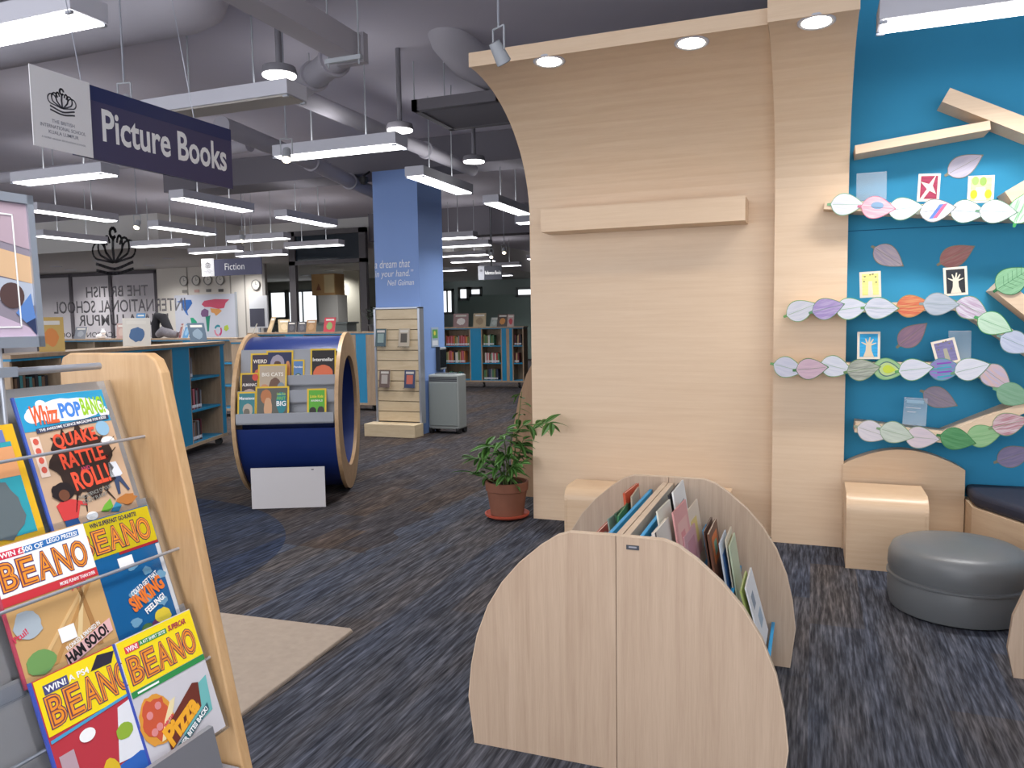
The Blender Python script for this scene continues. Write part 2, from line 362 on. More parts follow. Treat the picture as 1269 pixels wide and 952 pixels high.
bx(bm, -11.2, -11.03, 15.0, 15.1, 0, 3.6); bx(bm, -9.34, -9.17, 15.0, 15.1, 0, 3.6); bx(bm, -11.2, -9.17, 15.0, 15.1, 3.49, 3.6); bx(bm, -11.2, -9.17, 15.0, 15.1, 2.84, 2.93)
obj('window_frame', bm, mat('bronze_frame', hx('4b474a'), .5), sc_o)

# ------------------------------------------------------------------ curved wooden backdrop with canopy, and its column
def cove(y0, z_start, y_front, z_front, n=18):
    """inner profile: straight up the wall, then sweeping forward"""
    pts = [(y0, 0)]
    for i in range(n+1):
        a = math.pi/2*i/n
        pts.append((y0-(y0-y_front)*(1-math.cos(a)), z_start+(z_front-z_start)*math.sin(a)))
    return pts
def curved_panel(name, label, x0, x1, y0, yf, zf, top, lights):
    t = thing(name, label, 'wall panel', ((x0+x1)/2, y0, 0)); ox, oy = (x0+x1)/2, y0
    prof = [(y-oy, z) for y, z in cove(y0, 2.25, yf, zf)]
    outer = [(yf-oy, top), (yf+.55-oy, top), (y0+.13-oy, 2.95), (y0+.13-oy, 0)]
    bm = BM(); prism(bm, prof+outer, x0-ox, x1-ox, 'X'); obj('panel', bm, MAPLE, t)
    bm = BM(); bx(bm, x0-ox-.002, x1-ox+.002, yf-oy-.012, yf-oy, zf-.004, top); obj('fascia', bm, MAPLE, t)
    for lx, ly in lights:
        # height and slope of the cove at ly
        u = 1-(y0-ly)/(y0-yf); a = math.acos(max(-1, min(1, u))); z = 2.25+(zf-2.25)*math.sin(a)
        nrm = Vector((0, -(zf-2.25)*math.cos(a), -(y0-yf)*math.sin(a))).normalized()
        qq = nrm.to_track_quat('-Z', 'Y').to_matrix().to_4x4()
        dl = bpy.data.objects.new('downlight', None); C.objects.link(dl); dl.parent = t; dl.matrix_local = Matrix.Translation((lx-ox, ly-oy, z)) @ qq
        bm = BM(); lathe(bm, [(.074, .006), (.094, .006), (.096, -.004), (.086, -.010), (.074, -.006), (.074, .006)]); obj('trim_ring', bm, WHITEM, dl, True)
        bm = BM(); cyl(bm, (0, 0, -.006), (0, 0, .004), .074, n=28); obj('lens', bm, LAMPD, dl)
        ld = bpy.data.lights.new('downlight_lamp', 'SPOT'); ld.energy = DOWN_W; ld.color = (1, .80, .58); ld.spot_size = R(125); ld.spot_blend = .9; ld.shadow_soft_size = .06
        lo = bpy.data.objects.new('downlight_lamp', ld); C.objects.link(lo); lo.parent = dl; lo.location = (0, 0, -.02)
    return t
curved_panel('curved_wood_backdrop', 'wide pale wood wall panel sweeping forward at the top into a canopy with two downlights', -1.97, -.249, 5.52, 4.48, 3.04, 3.12, ((-1.49, 4.56), (-.66, 4.58)))
curved_panel('curved_wood_column', 'narrow pale wood column curving forward at the top, standing between the wide panel and blue wall', -.246, .192, 5.41, 4.42, 3.03, 3.22, ((-.01, 4.50),))
# shallow ledge on the backdrop
t = thing('picture_ledge', 'long pale wooden tray ledge fixed high on the wide curved panel', 'shelf', (-1.11, 5.4, 2.12))
bm = BM(); bx(bm, -.69, .69, -.10, .118, 0, .02); obj('bottom_board', bm, MAPLE, t)
bm = BM(); bx(bm, -.69, .69, -.12, -.10, 0, .155); obj('front_board', bm, MAPLE, t)
for sg in (-1, 1):
    bm = BM(); bx(bm, sg*.69, sg*.67, -.10, .118, .02, .155); obj('end_board', bm, MAPLE, t)
# bench with a rounded front edge below it
def rounded_seat(name, label, x0, x1, yb, yf, h, r=.09):
    t = thing(name, label, 'bench', ((x0+x1)/2, yf, 0)); hw = (x1-x0)/2
    pts = [(yb-yf, 0), (yb-yf, h)] + [(r-r*math.sin(a*math.pi/16), h-r+r*math.cos(a*math.pi/16)) for a in range(9)] + [(0, 0)]
    inn = [(.0, 0)]
    bm = BM(); prism(bm, pts, -hw+.018, hw-.018, 'X'); obj('seat_shell', bm, BENCHW, t, True)
    for sg in (-1, 1):
        bm = BM(); prism(bm, [(a+ (.0 if a > .01 else -.002), b) for a, b in pts], sg*hw, sg*(hw-.018), 'X'); obj('side_panel', bm, BENCHW, t)
    return t
rounded_seat('rounded_bench', 'pale plywood bench with a rounded front edge below the long ledge', -1.60, -.5, 5.42, 5.12, .345)
rounded_seat('rounded_step_seat', 'short plywood step seat with rolled front edge in front of the arched back board', .196, .632, 5.35, 4.97, .445, .1)
# arched back board
t = thing('arched_backrest', 'low plywood board with an arched top against the blue wall', 'board', (.53, 5.42, 0))
pts = [(-.345, 0), (.345, 0), (.345, .548)] + [(.345-.69*i/20, .548+.112*math.sin(math.pi*i/20)**.85) for i in range(1, 20)] + [(-.345, .548)]
bm = BM(); prism(bm, pts, -.03, .07, 'Y'); obj('board', bm, BENCHW, t)
# curved bench with a dark cushion running towards the camera side
t = thing('curved_bench', 'low curved wooden bench under a dark navy cushion beside the arched board', 'bench', (.88, 5.3, 0))
edge = [(0, .06), (0, -.12), (.12, -.36), (.25, -.62), (.42, -.82), (.7, -1.0), (1.2, -1.1), (1.9, -1.1), (1.9, .18), (.0, .18)]
bm = BM(); prism(bm, edge, 0, .37); obj('bench_base', bm, BENCHW, t)
t2 = thing('bench_cushion', 'dark navy seat cushion lying on the low curved bench', 'cushion', (.88, 5.3, .37))
bm = BM(); prism(bm, [(x*.995+.01, y) for x, y in edge], .0, .085); obj('cushion_pad', bm, CUSHION, t2, True, .03, 4)
# piece of wooden furniture just entering the frame: a second low book bin
t = thing('rounded_end_panel', 'rounded wooden end panel of low furniture at the edge of the carpet beside grey ottoman', 'furniture', (1.03, 3.66, 0))
bm = BM(); prism(bm, [(-.24, 0), (-.265, .12), (-.25, .26), (-.2, .40), (-.1, .52), (.06, .6), (.5, .62), (.5, 0)], -.012, .012, 'Y'); obj('end_panel', bm, ASH, t)
bm = BM(); bx(bm, -.1, .5, .012, .3, .03, .3); obj('tray_body', bm, ASH, t)
# ottoman
t = thing('round_ottoman', 'large round grey vinyl ottoman with a piped seam on the carpet', 'ottoman', (.70, 4.44, 0))
rr = .315
bm = BM(); lathe(bm, [(rr-.03, .0), (rr-.005, .012), (rr+.006, .06), (rr+.008, .13), (rr, .165)], 56); obj('lower_drum', bm, VINYL, t, True)
bm = BM(); lathe(bm, [(rr, .165), (rr+.012, .17), (rr+.012, .18), (rr, .186)], 56); obj('piping', bm, VINYL, t, True)
bm = BM(); lathe(bm, [(rr, .186), (rr+.008, .22), (rr+.005, .275), (rr-.012, .315), (rr-.05, .335), (rr-.14, .345), (.001, .35)], 56); obj('padded_top', bm, VINYL, t, True)

# ------------------------------------------------------------------ branch shelves on the blue wall
def branch(label, segs):
    """segs: list of ((x0,z0),(x1,z1),height): planks of one branch; front at y=5.285, back on the wall"""
    (a, b), _, _ = segs[0][0], 0, 0
    t = thing('branch_shelf', label, 'shelf', (a, 5.5, b), group='branch shelves on the blue wall')
    for (x0, z0), (x1, z1), h in segs:
        d = Vector((x1-x0, z1-z0)).normalized(); n = Vector((-d.y, d.x))*h/2
        pts = [(x0-a+n.x, z0-b+n.y), (x0-a-n.x, z0-b-n.y), (x1-a-n.x, z1-b-n.y), (x1-a+n.x, z1-b+n.y)]
        y0 = -.215; y1 = -.002 if min(x0, x1) > .19 else -.002
        bm = BM()
        if x0 < .19:      # notched round the column: the plank sits in front of it
            prism(bm, pts, y0, -.092, 'Y'); xs = .196-a; k = (xs-(x0-a))/(x1-x0)
            zc = z0-b+(z1-z0)*k; prism(bm, [(xs, zc+h/2), (xs, zc-h/2), pts[2], pts[3]], -.092, y1, 'Y')
        else: prism(bm, pts, y0, y1, 'Y')
        obj('plank', bm, MAPLE, t)
branch('forked wooden branch shelf without leaves, highest on the blue wall', [((.22, 2.505), (.93, 2.580), .052), ((.70, 2.775), (1.75, 2.21), .085)])
branch('level branch shelf holding the red print and yellow print', [((.05, 2.19), (1.75, 1.985), .058)])
branch('short plank end slanting up beside the blotched green leaf', [((1.035, 2.16), (1.28, 2.31), .085)])
branch('branch shelf holding the black tree print, bending down at its end', [((-.138, 1.546), (.83, 1.55), .056), ((.81, 1.56), (1.75, .86), .07)])
branch('slanting plank carrying the big veined green leaf', [((1.0, 1.665), (1.75, .98), .085)])
branch('branch shelf holding the blue tree print, bending down at its end', [((-.231, 1.172), (.90, 1.182), .057), ((.88, 1.19), (1.12, 1.015), .06)])
branch('lowest branch shelf, dipping then rising beside the arched board', [((.25, .805), (.75, .757), .062), ((.73, .75), (1.35, 1.05), .062)])

# ------------------------------------------------------------------ paper leaves
def leaf_pts(L, W, grow=0, stem=True):
    up_ = []
    n = 14
    for i in range(n+1):
        s_ = i/n; w_ = (math.sin(math.pi*s_**.72)**.9 if 0 < s_ < 1 else 0)*W/2
        up_.append((-L/2+s_*L, w_+grow))
    lo = [(x, -y) for x, y in up_[::-1]]
    pts = [(up_[0][0]-grow, .0)] + up_[1:-1] + [(L/2+grow*2.2, 0)] + lo[1:-1]
    return pts
def leaf(label, x, y, z, ang, L=.185, W=.128, c1='dfe0e8', c2='cfcfdd', edge='5f8f5a', group=None, extra=None, rot=None):
    m = Matrix.Translation((x, y, z)) @ Matrix.Rotation(R(90), 4, 'X') @ Matrix.Rotation(R(ang), 4, 'Z')
    t = thing('paper_leaf', label, 'paper leaf', group=group, mw=m)
    E = P(edge, .8)
    flat('cut_edge', leaf_pts(L, W, .0045), 0, E, t, .0008)
    flat('stalk', [(-L/2-.022, -.008), (-L/2-.022, .006), (-L/2+.02, .012), (-L/2+.02, -.010)], 0, E, t, .0007)
    flat('coloured_face', leaf_pts(L, W, 0), .0009, scribble('leaf_%s_%s' % (c1, c2), hx(c1), hx(c2), rot if rot is not None else 25), t, .0004)
    flat('midrib', [(-L/2+.01, -.0012), (L/2-.012, -.0008), (L/2-.012, .0008), (-L/2+.01, .0012)], .0014, E, t, .0003)
    if extra == 'veins':
        for i in range(5):
            xx = -L*.3+i*L*.13
            for sg in (-1, 1):
                flat('vein', [(xx, 0), (xx+.002, 0), (xx+.03, sg*W*.3), (xx+.028, sg*W*.3)], .0014, E, t, .0003)
    if extra == 'heart':
        flat('inner_ring', leaf_pts(L*.66, W*.66, .004), .0014, P('53707a', .8), t, .0003); flat('inner_pale', leaf_pts(L*.62, W*.62), .0018, P('b9cf8f', .8), t, .0003); flat('inner_heart', leaf_pts(L*.4, W*.4), .0022, P('c3d24a', .8), t, .0003)
    if extra == 'stripes':
        for k, c in enumerate(('5f7fd0', 'd26a8a')):
            o = .022*k
            flat('stripe', [(-.05+o, -.045), (-.028+o, -.045), (.035+o, .03), (.013+o, .03)], .0014, P(c, .8), t, .0003)
    if extra == 'band':
        for k, c in enumerate(('8a4fb0', '4a9fb5', '8a4fb0', '4a9fb5')):
            yy = .04-.026*k
            flat('stripe', [(-.045, yy), (.03, yy+.004), (.035, yy-.006), (-.045, yy-.01)], .0014, P(c, .8), t, .0003)
    if extra == 'patch': flat('blue_patch', disc(-.005, .012, .036, .022), .0014, P('88a7c4', .8), t, .0003)
    return t
rows = [
 ('the red print shelf', 5.282, [
  (.18, 2.18, -4, 'white', 'dfe0e8', 'd3d6e2', '7fae85', None), (.351, 2.149, -8, 'pink, blue-patched', 'f0a3b4', 'f4c3c8', 'c7788e', 'patch'), (.5, 2.135, 4, 'plain white', 'e2e2ee', 'd8daea', '6f9f78', None),
  (.671, 2.114, 6, 'blue and red striped', 'dcdde4', 'c6cbd6', '7d7f74', 'stripes'), (.83, 2.095, -8, 'pale lilac', 'dcdcec', 'd0d2e4', '5c8a68', None), (.98, 2.085, -6, 'white', 'e0dfe9', 'd6d6e4', '6a8f76', None),
  (1.10, 2.10, 70, 'white and green blotched', 'e3ece2', '8ab890', '3f9a55', None)]),
 ('the black tree shelf', 5.282, [
  (-.075, 1.542, 22, 'grey-white', 'd4d4dc', 'c6c8d4', '6f9f5f', None), (.08, 1.549, 14, 'purple and blue', '9a86bd', 'b9a9cc', '5f8f6a', None), (.218, 1.546, 8, 'white', 'dcdce6', 'ced2de', '6faf70', None),
  (.381, 1.543, -2, 'white, finely lined', 'd8d8e2', 'bfc4d2', '6f9f68', None), (.556, 1.554, 6, 'red and orange', 'cf5f4a', 'd99a6a', 'b08a4a', None), (.702, 1.56, -3, 'blue-grey', 'b6bcc6', 'a6b0bc', '8a9a98', None),
  (.866, 1.528, -28, 'white, purple lined', 'd6d2da', 'b59cb4', '6f9a6a', None), (.983, 1.437, -24, 'mint green', 'c3dcc4', 'b4d2b8', '4f9f5f', None), (1.10, 1.325, -26, 'pale blue-grey', 'c2c8da', 'b4bcd2', '6f8f88', None)]),
 ('the blue tree shelf', 5.282, [
  (-.147, 1.175, -14, 'lilac-grey', 'c9c9d6', 'bdbfd0', '6fa068', None), (-.008, 1.171, 6, 'dusty pink', 'cbb0bc', 'c0a3b4', '4f7f50', None), (.133, 1.182, -14, 'white', 'd6d8e0', 'c8ccd8', '6f9f68', None),
  (.289, 1.168, 10, 'grey dotted', '8a8f86', 'b4b8aa', '6f8f60', None), (.433, 1.17, -6, 'green with a yellow heart', '9fc08f', '8fb786', '5f9f70', 'heart'), (.578, 1.171, 8, 'white, green edged', 'd8d8e2', 'ccd0dc', '5fa05f', None),
  (.737, 1.172, 4, 'purple and teal banded', '9a6cb8', '5aa0b4', '5a8f8a', 'band'), (.875, 1.178, 16, 'plain white', 'dadae2', 'd0d2dc', '6f9a78', None), (1.0, 1.127, -38, 'peach and lilac', 'd0b0a8', 'b9b0c8', '7f8f78', None), (1.093, 1.024, -20, 'sage green', '86ac90', '78a284', '6f9f7a', None)]),
 ('the lowest branch shelf', 5.282, [
  (.351, .78, -18, 'white', 'd9d3d8', 'cfcad2', '9aa08a', None), (.481, .779, -14, 'pale sage', 'c6d0c4', 'b9c4b8', '7f9f78', None), (.622, .755, -4, 'pinkish white', 'd6c8ce', 'ccc0ca', '8f9f88', None),
  (.811, .753, -12, 'deep green', '5f9a68', '4a8a58', '3f7a48', None), (.949, .782, 14, 'pale green', '9ac08f', '8ab884', '6f9f68', None), (1.078, .858, 18, 'white, red lined', 'd6c4c8', 'b47a84', '7f9a70', None)])]
for where, y, ls in rows:
    for i, (x, z, a, desc, c1, c2, ed, ex) in enumerate(ls):
        leaf('%s paper leaf, %s from the column on %s' % (desc, ORD[i], where), x, y-.002*(i % 2), z, a, c1=c1, c2=c2, edge=ed, group='paper leaves along the branch shelves', extra=ex)
leaf('big green paper leaf with dark veins on the slanting plank', 1.07, 5.278, 1.695, 35, .2, .15, '7fb087', '8fbe96', '2f6f45', 'paper leaves along the branch shelves', 'veins')
for x, z, a, d, c1, c2 in ((.84, 2.4, 28, 'pale lilac paper leaf stuck on the blue wall above the yellow print', 'cfc9da', 'c4bed2'), (.432, 1.867, -36, 'mauve and white paper leaf stuck on the blue wall above the pale yellow print', 'b4a8be', 'cdbfc6'),
        (.811, 1.86, 28, 'reddish brown paper leaf stuck on the blue wall above the black tree print', 'a86f6c', 'b58480'), (.579, 1.375, 42, 'pink and mauve paper leaf stuck on the blue wall beside the blue tree print', '9f86a4', 'b593a6'),
        (.741, .976, -24, 'greyish purple paper leaf stuck on the blue wall above the clear sleeve', '978fa4', 'a79aaa'), (1.154, .635, 24, 'violet-grey paper leaf stuck on the blue wall above the curved bench', '8f86a8', '9f92b2')):
    leaf(d, x, 5.497, z, a, .2, .125, c1, c2, '8f8f7a', 'paper leaves stuck on the blue wall')

# ------------------------------------------------------------------ prints and clear holders standing on the branch shelves
def tree_pts():
    return [(-.028, -.075), (-.016, -.03), (-.014, .01), (-.04, .03), (-.038, .035), (-.012, .022), (-.02, .06), (-.014, .06), (-.004, .03), (.004, .07), (.01, .07), (.006, .03), (.022, .058), (.027, .054), (.014, .02), (.04, .03), (.042, .025), (.014, .008), (.016, -.03), (.028, -.075)]
def print_card(label, x, z, ang, wd, ht, bg, fig, style):
    m = Matrix.Translation((x, 5.325, z)) @ Matrix.Rotation(R(90-6), 4, 'X') @ Matrix.Rotation(R(ang), 4, 'Z')
    t = thing('relief_print', label, 'print', group='prints standing on the branch shelves', mw=m)
    bm = BM(); bx(bm, -wd/2, wd/2, -ht/2, ht/2, -.003, 0); obj('card', bm, mat('print_paper', hx('ddd4c4'), .8), t)
    a, b = wd/2-.014, ht/2-.014
    flat('inked_field', rect(-a, -b, a, b), .0005, scribble('ink_'+bg, hx(bg), tuple(min(1, c*1.25) for c in hx(bg)), 60, 60), t)
    F = P(fig, .8)
    if style == 'tree':
        kx, ky = a/.048, b/.085
        flat('tree', [(px*kx, py*ky-.008) for px, py in tree_pts()], .0012, F, t)
    if style == 'bird':
        flat('bird', [(-.05*a/.05, -.07), (-.01, -.01), (-.045, .035), (.0, .02), (.035, .075), (.02, .01), (.04, -.04), (.005, -.02), (-.03, -.075)], .0012, F, t)
    if style == 'garden':
        flat('pale_trunk', [(-.03, -b), (-.026, .01), (.022, .01), (.03, -b)], .0012, F, t)
        for cx, cy, c in ((-.035, -.03, 'd8b52a'), (.038, -.03, 'd8b52a'), (.01, .045, '8fae5a'), (-.03, .05, '9cb86a')): flat('blossom', disc(cx, cy, .018, .026), .0018, P(c, .8), t)
    if style == 'spots':
        flat('pale_trunk', [(-.014, -b), (-.01, .02), (.01, .02), (.014, -b)], .0012, F, t)
        for cx, cy in ((-.03, .05), (.0, .06), (.03, .045), (-.035, .02), (.033, .012), (.015, .062)): flat('speck', disc(cx, cy, .006, .004, 8), .0018, P('7f7a5a', .8), t)
print_card('crimson relief print of a white bird shape standing on the level branch shelf', .628, 2.255, -3, .118, .165, '8f2f4a', 'ddd4c4', 'bird')
print_card('yellow and green relief print standing on the level branch shelf', .899, 2.225, -2, .135, .16, 'd3cf8f', 'd9d2bc', 'garden')
print_card('pale yellow speckled print standing on a branch shelf', .321, 1.69, 2, .12, .16, 'd9d583', 'd9d4c6', 'spots')
print_card('black relief print of a bare white tree on a branch shelf', .783, 1.695, 3, .125, .17, '24262c', 'd9d0be', 'tree')
print_card('bright blue relief print of a cream tree on a branch shelf', .319, 1.315, 0, .13, .17, '2f94c4', 'd6c4a8', 'tree')
print_card('purple and grey print tilted on a branch shelf', .742, 1.275, 14, .13, .15, '6f6a92', 'a3a08f', 'spots')
def sleeve(label, x, z, ang, wd, ht, txt=False):
    m = Matrix.Translation((x, 5.36, z)) @ Matrix.Rotation(R(84), 4, 'X') @ Matrix.Rotation(R(ang), 4, 'Z')
    t = thing('clear_sleeve', label, 'sleeve', group='clear sleeves on the branch shelves', mw=m)
    bm = BM(); bx(bm, -wd/2, wd/2, -ht/2, ht/2, -.002, .002); obj('sleeve_body', bm, ACRYL2, t)
    bm = BM(); bx(bm, -wd/2, wd/2, ht/2-.006, ht/2, -.004, .004); obj('folded_edge', bm, ACRYL2, t)
    if txt:
        flat('white_tag_line', rect(-.05, .02, .03, .024), .0025, PAPER, t); flat('white_tag_line', rect(-.045, -.005, .005, -.001), .0025, PAPER, t)
        flat('pale_strip', rect(-.05, .05, .045, .07), .0025, mat('pale_blue_strip', hx('a9cbe0'), .5), t)  # pale blue strip across the upper sleeve
sleeve('clear plastic sleeve with small white writing standing on the lowest branch shelf', .589, .905, -3, .13, .17, True)
sleeve('empty clear plastic sleeve standing behind the tilted purple print', .82, 1.30, 0, .12, .2)
sleeve('empty clear acrylic stand on the level branch shelf beside the column', .318, 2.29, 0, .17, .17)

# ------------------------------------------------------------------ curved book bin
BX, BY0, BY1 = -.592, 2.45, 3.47
t = thing('book_bin', 'low double-sided wooden book bin with rounded ends and blue dividers', 'book bin', (BX, 2.96, 0))
half = [(0, 0), (.515, 0), (.535, .17), (.522, .29), (.498, .40), (.455, .51), (.40, .60), (.335, .675), (.26, .74), (.20, .780), (.155, .795), (0, .797)]
for yy in (BY0-2.96, BY1-2.96):
    for sg in (-1, 1):
        pts = [(sg*(x+.0012), z) for x, z in half]
        bm = BM(); prism(bm, pts, yy, yy+.022 if yy < 0 else yy-.022, 'Y'); o = obj('end_panel', bm, ASH, t)
        # pale edging strip that follows the rounded outline
        bm = BM(); off = half[1:]
        for (a, b), (c, d) in zip(off, off[1:]):
            ya, yb = (yy-.001, yy+.023) if yy < 0 else (yy-.023, yy+.001)
            l = math.hypot(c-a, d-b); nx, nz = (d-b)/l*.003, -(c-a)/l*.003
            prism(bm, [(sg*a, b), (sg*c, d), (sg*(c+nx), d+nz), (sg*(a+nx), b+nz)], ya, yb, 'Y')
        obj('edging', bm, ASH_EDGE, o)
for sg in (-1, 1):
    bm = BM(); bx(bm, sg*.002, sg*.024, -.486, .486, .03, .775); obj('spine_board', bm, ASH_EDGE, t)
    bm = BM(); bx(bm, sg*.024, sg*.43, -.486, .486, .04, .06); obj('bottom_board', bm, ASH, t)
for x, h in ((.032, .765), (.145, .60), (.285, .43), (.425, .195), (-.055, .74), (-.19, .58), (-.32, .42), (-.44, .2)):
    sg = 1 if x > 0 else -1
    bm = BM(); prism(bm, [(x, .06), (x+.014*sg, .06), (x+.030*sg, h), (x+.016*sg, h)], -.486, .486, 'Y'); obj('divider', bm, mat('bright_blue_board', hx('2c9fd6'), .4), t, bevel=.003)
fr = bpy.data.objects.new('maker_plate', None); C.objects.link(fr); fr.parent = t; fr.matrix_local = frame((.055, BY0-2.96-.0015, .765), (1, 0, 0), (0, 0, 1))
flat('plate', rect(-.02, -.008, .022, .007), 0, P('44474f'), fr); flat('plate_print', rect(-.012, -.002, .014, .003), .0008, P('9a9aa2'), fr)
def book(name, label, w_, h_, th, col, mw, group=None, deco=None, cat='book', spine=None):
    """picture book: local x width, y height, z thickness; front cover on +z"""
    t = thing(name, label, cat, group=group, mw=mw)
    bm = BM(); bx(bm, .003, w_-.002, .003, h_-.003, .0015, th-.0015); obj('pages', bm, PAGES, t)
    bm = BM(); bx(bm, 0, w_, 0, h_, th-.0015, th); bx(bm, 0, w_, 0, h_, 0, .0015); bx(bm, -.0005, .0015, 0, h_, 0, th); obj('cover', bm, P(col, .45), t)
    if deco:
        for k, (x0, y0, x1, y1, c) in enumerate(deco): flat('cover_print', rect(x0*w_, y0*h_, x1*w_, y1*h_), th+.0002*(k+1), P(c), t, .0004)
    return t
def bin_book(label, x, y, zt, w_, h_, th, lean, yaw, col, deco=None):
    """x, y, zt: near top corner; lean: degrees the top tips outwards"""
    upv = Vector((math.sin(R(lean)), 0, math.cos(R(lean)))); rv = Vector((math.sin(R(yaw)), math.cos(R(yaw)), 0))
    rv = (rv-upv*rv.dot(upv)).normalized()
    book('picture_book', label, w_, h_, th, col, frame(Vector((x, y, zt))-upv*h_, rv, upv), 'picture books in the bin', deco)
bb = 'in the bin'
bin_book('white picture book with grey lettering standing highest '+bb, -0.492, 2.93, .845, .25, .27, .006, -9, 0, 'e4e3e0', [(.1, .7, .8, .76, '8a8a92'), (.1, .55, .7, .6, '9a9aa2')])
bin_book('thin black picture book behind the highest white one '+bb, -0.505, 2.92, .835, .24, .26, .006, -9, 0, '26262c')
bin_book('cream picture book with green print against the blue divider '+bb, -0.512, 2.72, .82, .2, .25, .006, -9, 3, 'd9d5c6', [(.2, .5, .6, .8, '9fae8a')])
bin_book('white book with a black spine beside the pink book '+bb, -0.497, 2.56, .785, .22, .25, .012, -9, 2, 'd6cfc6', [(0, 0, .06, 1, '26262c'), (.3, .3, .8, .7, 'b8a49a')])
bin_book('off-white thin picture book before the black-spined one '+bb, -0.507, 2.50, .77, .2, .23, .005, -9, 4, 'cfc4b8', [(.2, .3, .8, .8, 'bfae9f')])
bin_book('pink picture book standing upright beside the black-spined book '+bb, -0.467, 2.78, .805, .22, .26, .006, -9, 3, 'd79a98', [(.15, .3, .85, .8, 'e0b0a8'), (.3, .45, .6, .65, 'd48a8c')])
bin_book('pale picture book with yellow and rose print '+bb, -0.452, 3.0, .755, .24, .25, .005, -9, 2, 'd6c6b4', [(.2, .35, .7, .8, 'd8c07a'), (.3, .2, .8, .4, 'c99a9a')])
bin_book('rose-brown thin picture book low beside the second divider '+bb, -0.447, 2.76, .69, .22, .22, .005, -9, -3, 'b99a90', [(.1, .2, .9, .8, 'c9aaa0')])
bin_book('mauve patterned thin picture book low beside the second divider '+bb, -0.439, 2.86, .695, .22, .22, .005, -9, 2, 'c69aa0', [(.2, .2, .8, .85, 'b5828c')])
bin_book('brown picture book with an orange picture '+bb, -0.375, 3.04, .665, .25, .27, .008, -9, 0, '6f4a38', [(.2, .5, .8, .9, 'c96f3a'), (.35, .6, .65, .8, '7fae9a')])
bin_book('dark brown picture book behind the orange picture '+bb, -0.392, 3.06, .67, .24, .27, .006, -9, 0, '5a3f34')
bin_book('small purple picture book beside the second divider '+bb, -0.405, 2.76, .60, .2, .22, .006, -9, 0, '7a5a86', [(.2, .3, .8, .7, 'a88ab0')])
bin_book('small pink and red picture book beside the purple one '+bb, -0.392, 2.66, .57, .18, .2, .006, -9, 0, 'cf7a90', [(.2, .2, .8, .6, 'b5405a')])
bin_book('slim white and blue picture book '+bb, -0.335, 3.08, .62, .22, .25, .005, -9, 0, 'c9d2dc', [(.1, .2, .9, .8, '4a78b8')])
bin_book('slim cream picture book '+bb, -0.318, 3.14, .62, .22, .25, .005, -9, 0, 'd3c9b4', [(.2, .2, .9, .9, 'bfae8c')])
bin_book('slim pale green picture book '+bb, -0.302, 3.12, .60, .22, .24, .005, -9, 0, 'b9c4a8')
bin_book('white picture book with grey drawings leaning lowest '+bb, -0.227, 2.96, .495, .26, .26, .006, -15, 0, 'dfe0e2', [(.2, .6, .5, .8, '8a94a2'), (.4, .25, .8, .45, '9fb0c0')])
bin_book('green-edged picture book behind the lowest white one '+bb, -0.244, 2.95, .485, .25, .25, .006, -15, 0, 'a8b86a')
bin_book('red picture book with pale page edges '+bb, -.79, 2.90, .665, .22, .24, .012, -12, 0, 'c25a50')
bin_book('grey thin picture book beside the taupe one '+bb, -.745, 2.74, .68, .22, .24, .006, -6, 5, 'a39a92')
bin_book('taupe thin picture book '+bb, -.76, 2.72, .672, .22, .24, .006, -8, 2, '8f867e')
bin_book('light grey picture book beside the rear blue divider '+bb, -.72, 2.64, .68, .22, .24, .006, -4, 0, 'b5b2ae')
bin_book('dark green picture book with white page edges '+bb, -.735, 3.02, .725, .24, .26, .008, -7, 4, '3f5f4a')
bin_book('green and white picture book '+bb, -.705, 2.94, .735, .24, .26, .006, -4, -4, '4a8a5a', [(.2, .2, .8, .8, 'd9dcd2')])
bin_book('pale sage picture book '+bb, -.755, 2.98, .71, .24, .26, .006, -9, 6, '8fa398')
bin_book('orange-red picture book standing high beside the spine boards '+bb, -.735, 3.17, .775, .22, .26, .010, -6, 3, 'c9583a', [(.2, .2, .8, .8, 'd98a5a')])
bin_book('tan picture book standing beside the orange-red one '+bb, -.70, 3.16, .765, .22, .25, .006, -2, -4, 'bfae98')

# ------------------------------------------------------------------ rug
bm = BM()
t = thing('beige_rug', 'plain beige short-pile rug lying behind the magazine stand', 'rug', (-2.9, 2.1, 0), R(3))
prs = [(-.9, -1.25), (.88, -1.25), (.88, 1.02), (.86, 1.04), (-.9, 1.04)]
prism(bm, prs, .001, .016); obj('pile', bm, RUG, t, bevel=.006)
bm = BM(); prism(bm, [(x*1.003, y*1.003) for x, y in prs], .0005, .006); obj('bound_edge', bm, mat('rug_binding', hx('8d8074'), .9), t)

# ------------------------------------------------------------------ magazine stand
ST = thing('magazine_stand', 'birch magazine stand with clear acrylic pockets and steel rods', 'magazine stand', (-1.4, 1.0, 0))
def sx(p): return (p[0]+1.4, p[1]-1.0, p[2])
pan = [(-1.10, 0), (-1.385, 1.395), (-1.40, 1.425), (-1.425, 1.44), (-1.665, 1.44), (-1.69, 1.43), (-1.70, 1.40), (-1.73, 0)]
for y0 in (1.37, -.55):
    bm = BM(); prism(bm, [(x+1.4, z) for x, z in pan], y0-1.0, y0-1.0+.03, 'Y'); obj('end_panel', bm, BIRCH, ST, bevel=.004)
rods = [(-1.53, 1.412, .008), (-1.443, 1.247, .0035), (-1.358, .99, .0035), (-1.282, .742, .0035)]
for i, (x, z, r) in enumerate(rods):
    bm = BM(); cyl(bm, sx((x, -.52, z)), sx((x, 1.37 if i else 1.335, z)), r, n=12); obj('rod', bm, CHROME, ST, True)
tau = R(18.8); upv = Vector((-math.sin(tau), 0, math.cos(tau))); nrm = Vector((math.cos(tau), 0, math.sin(tau)))
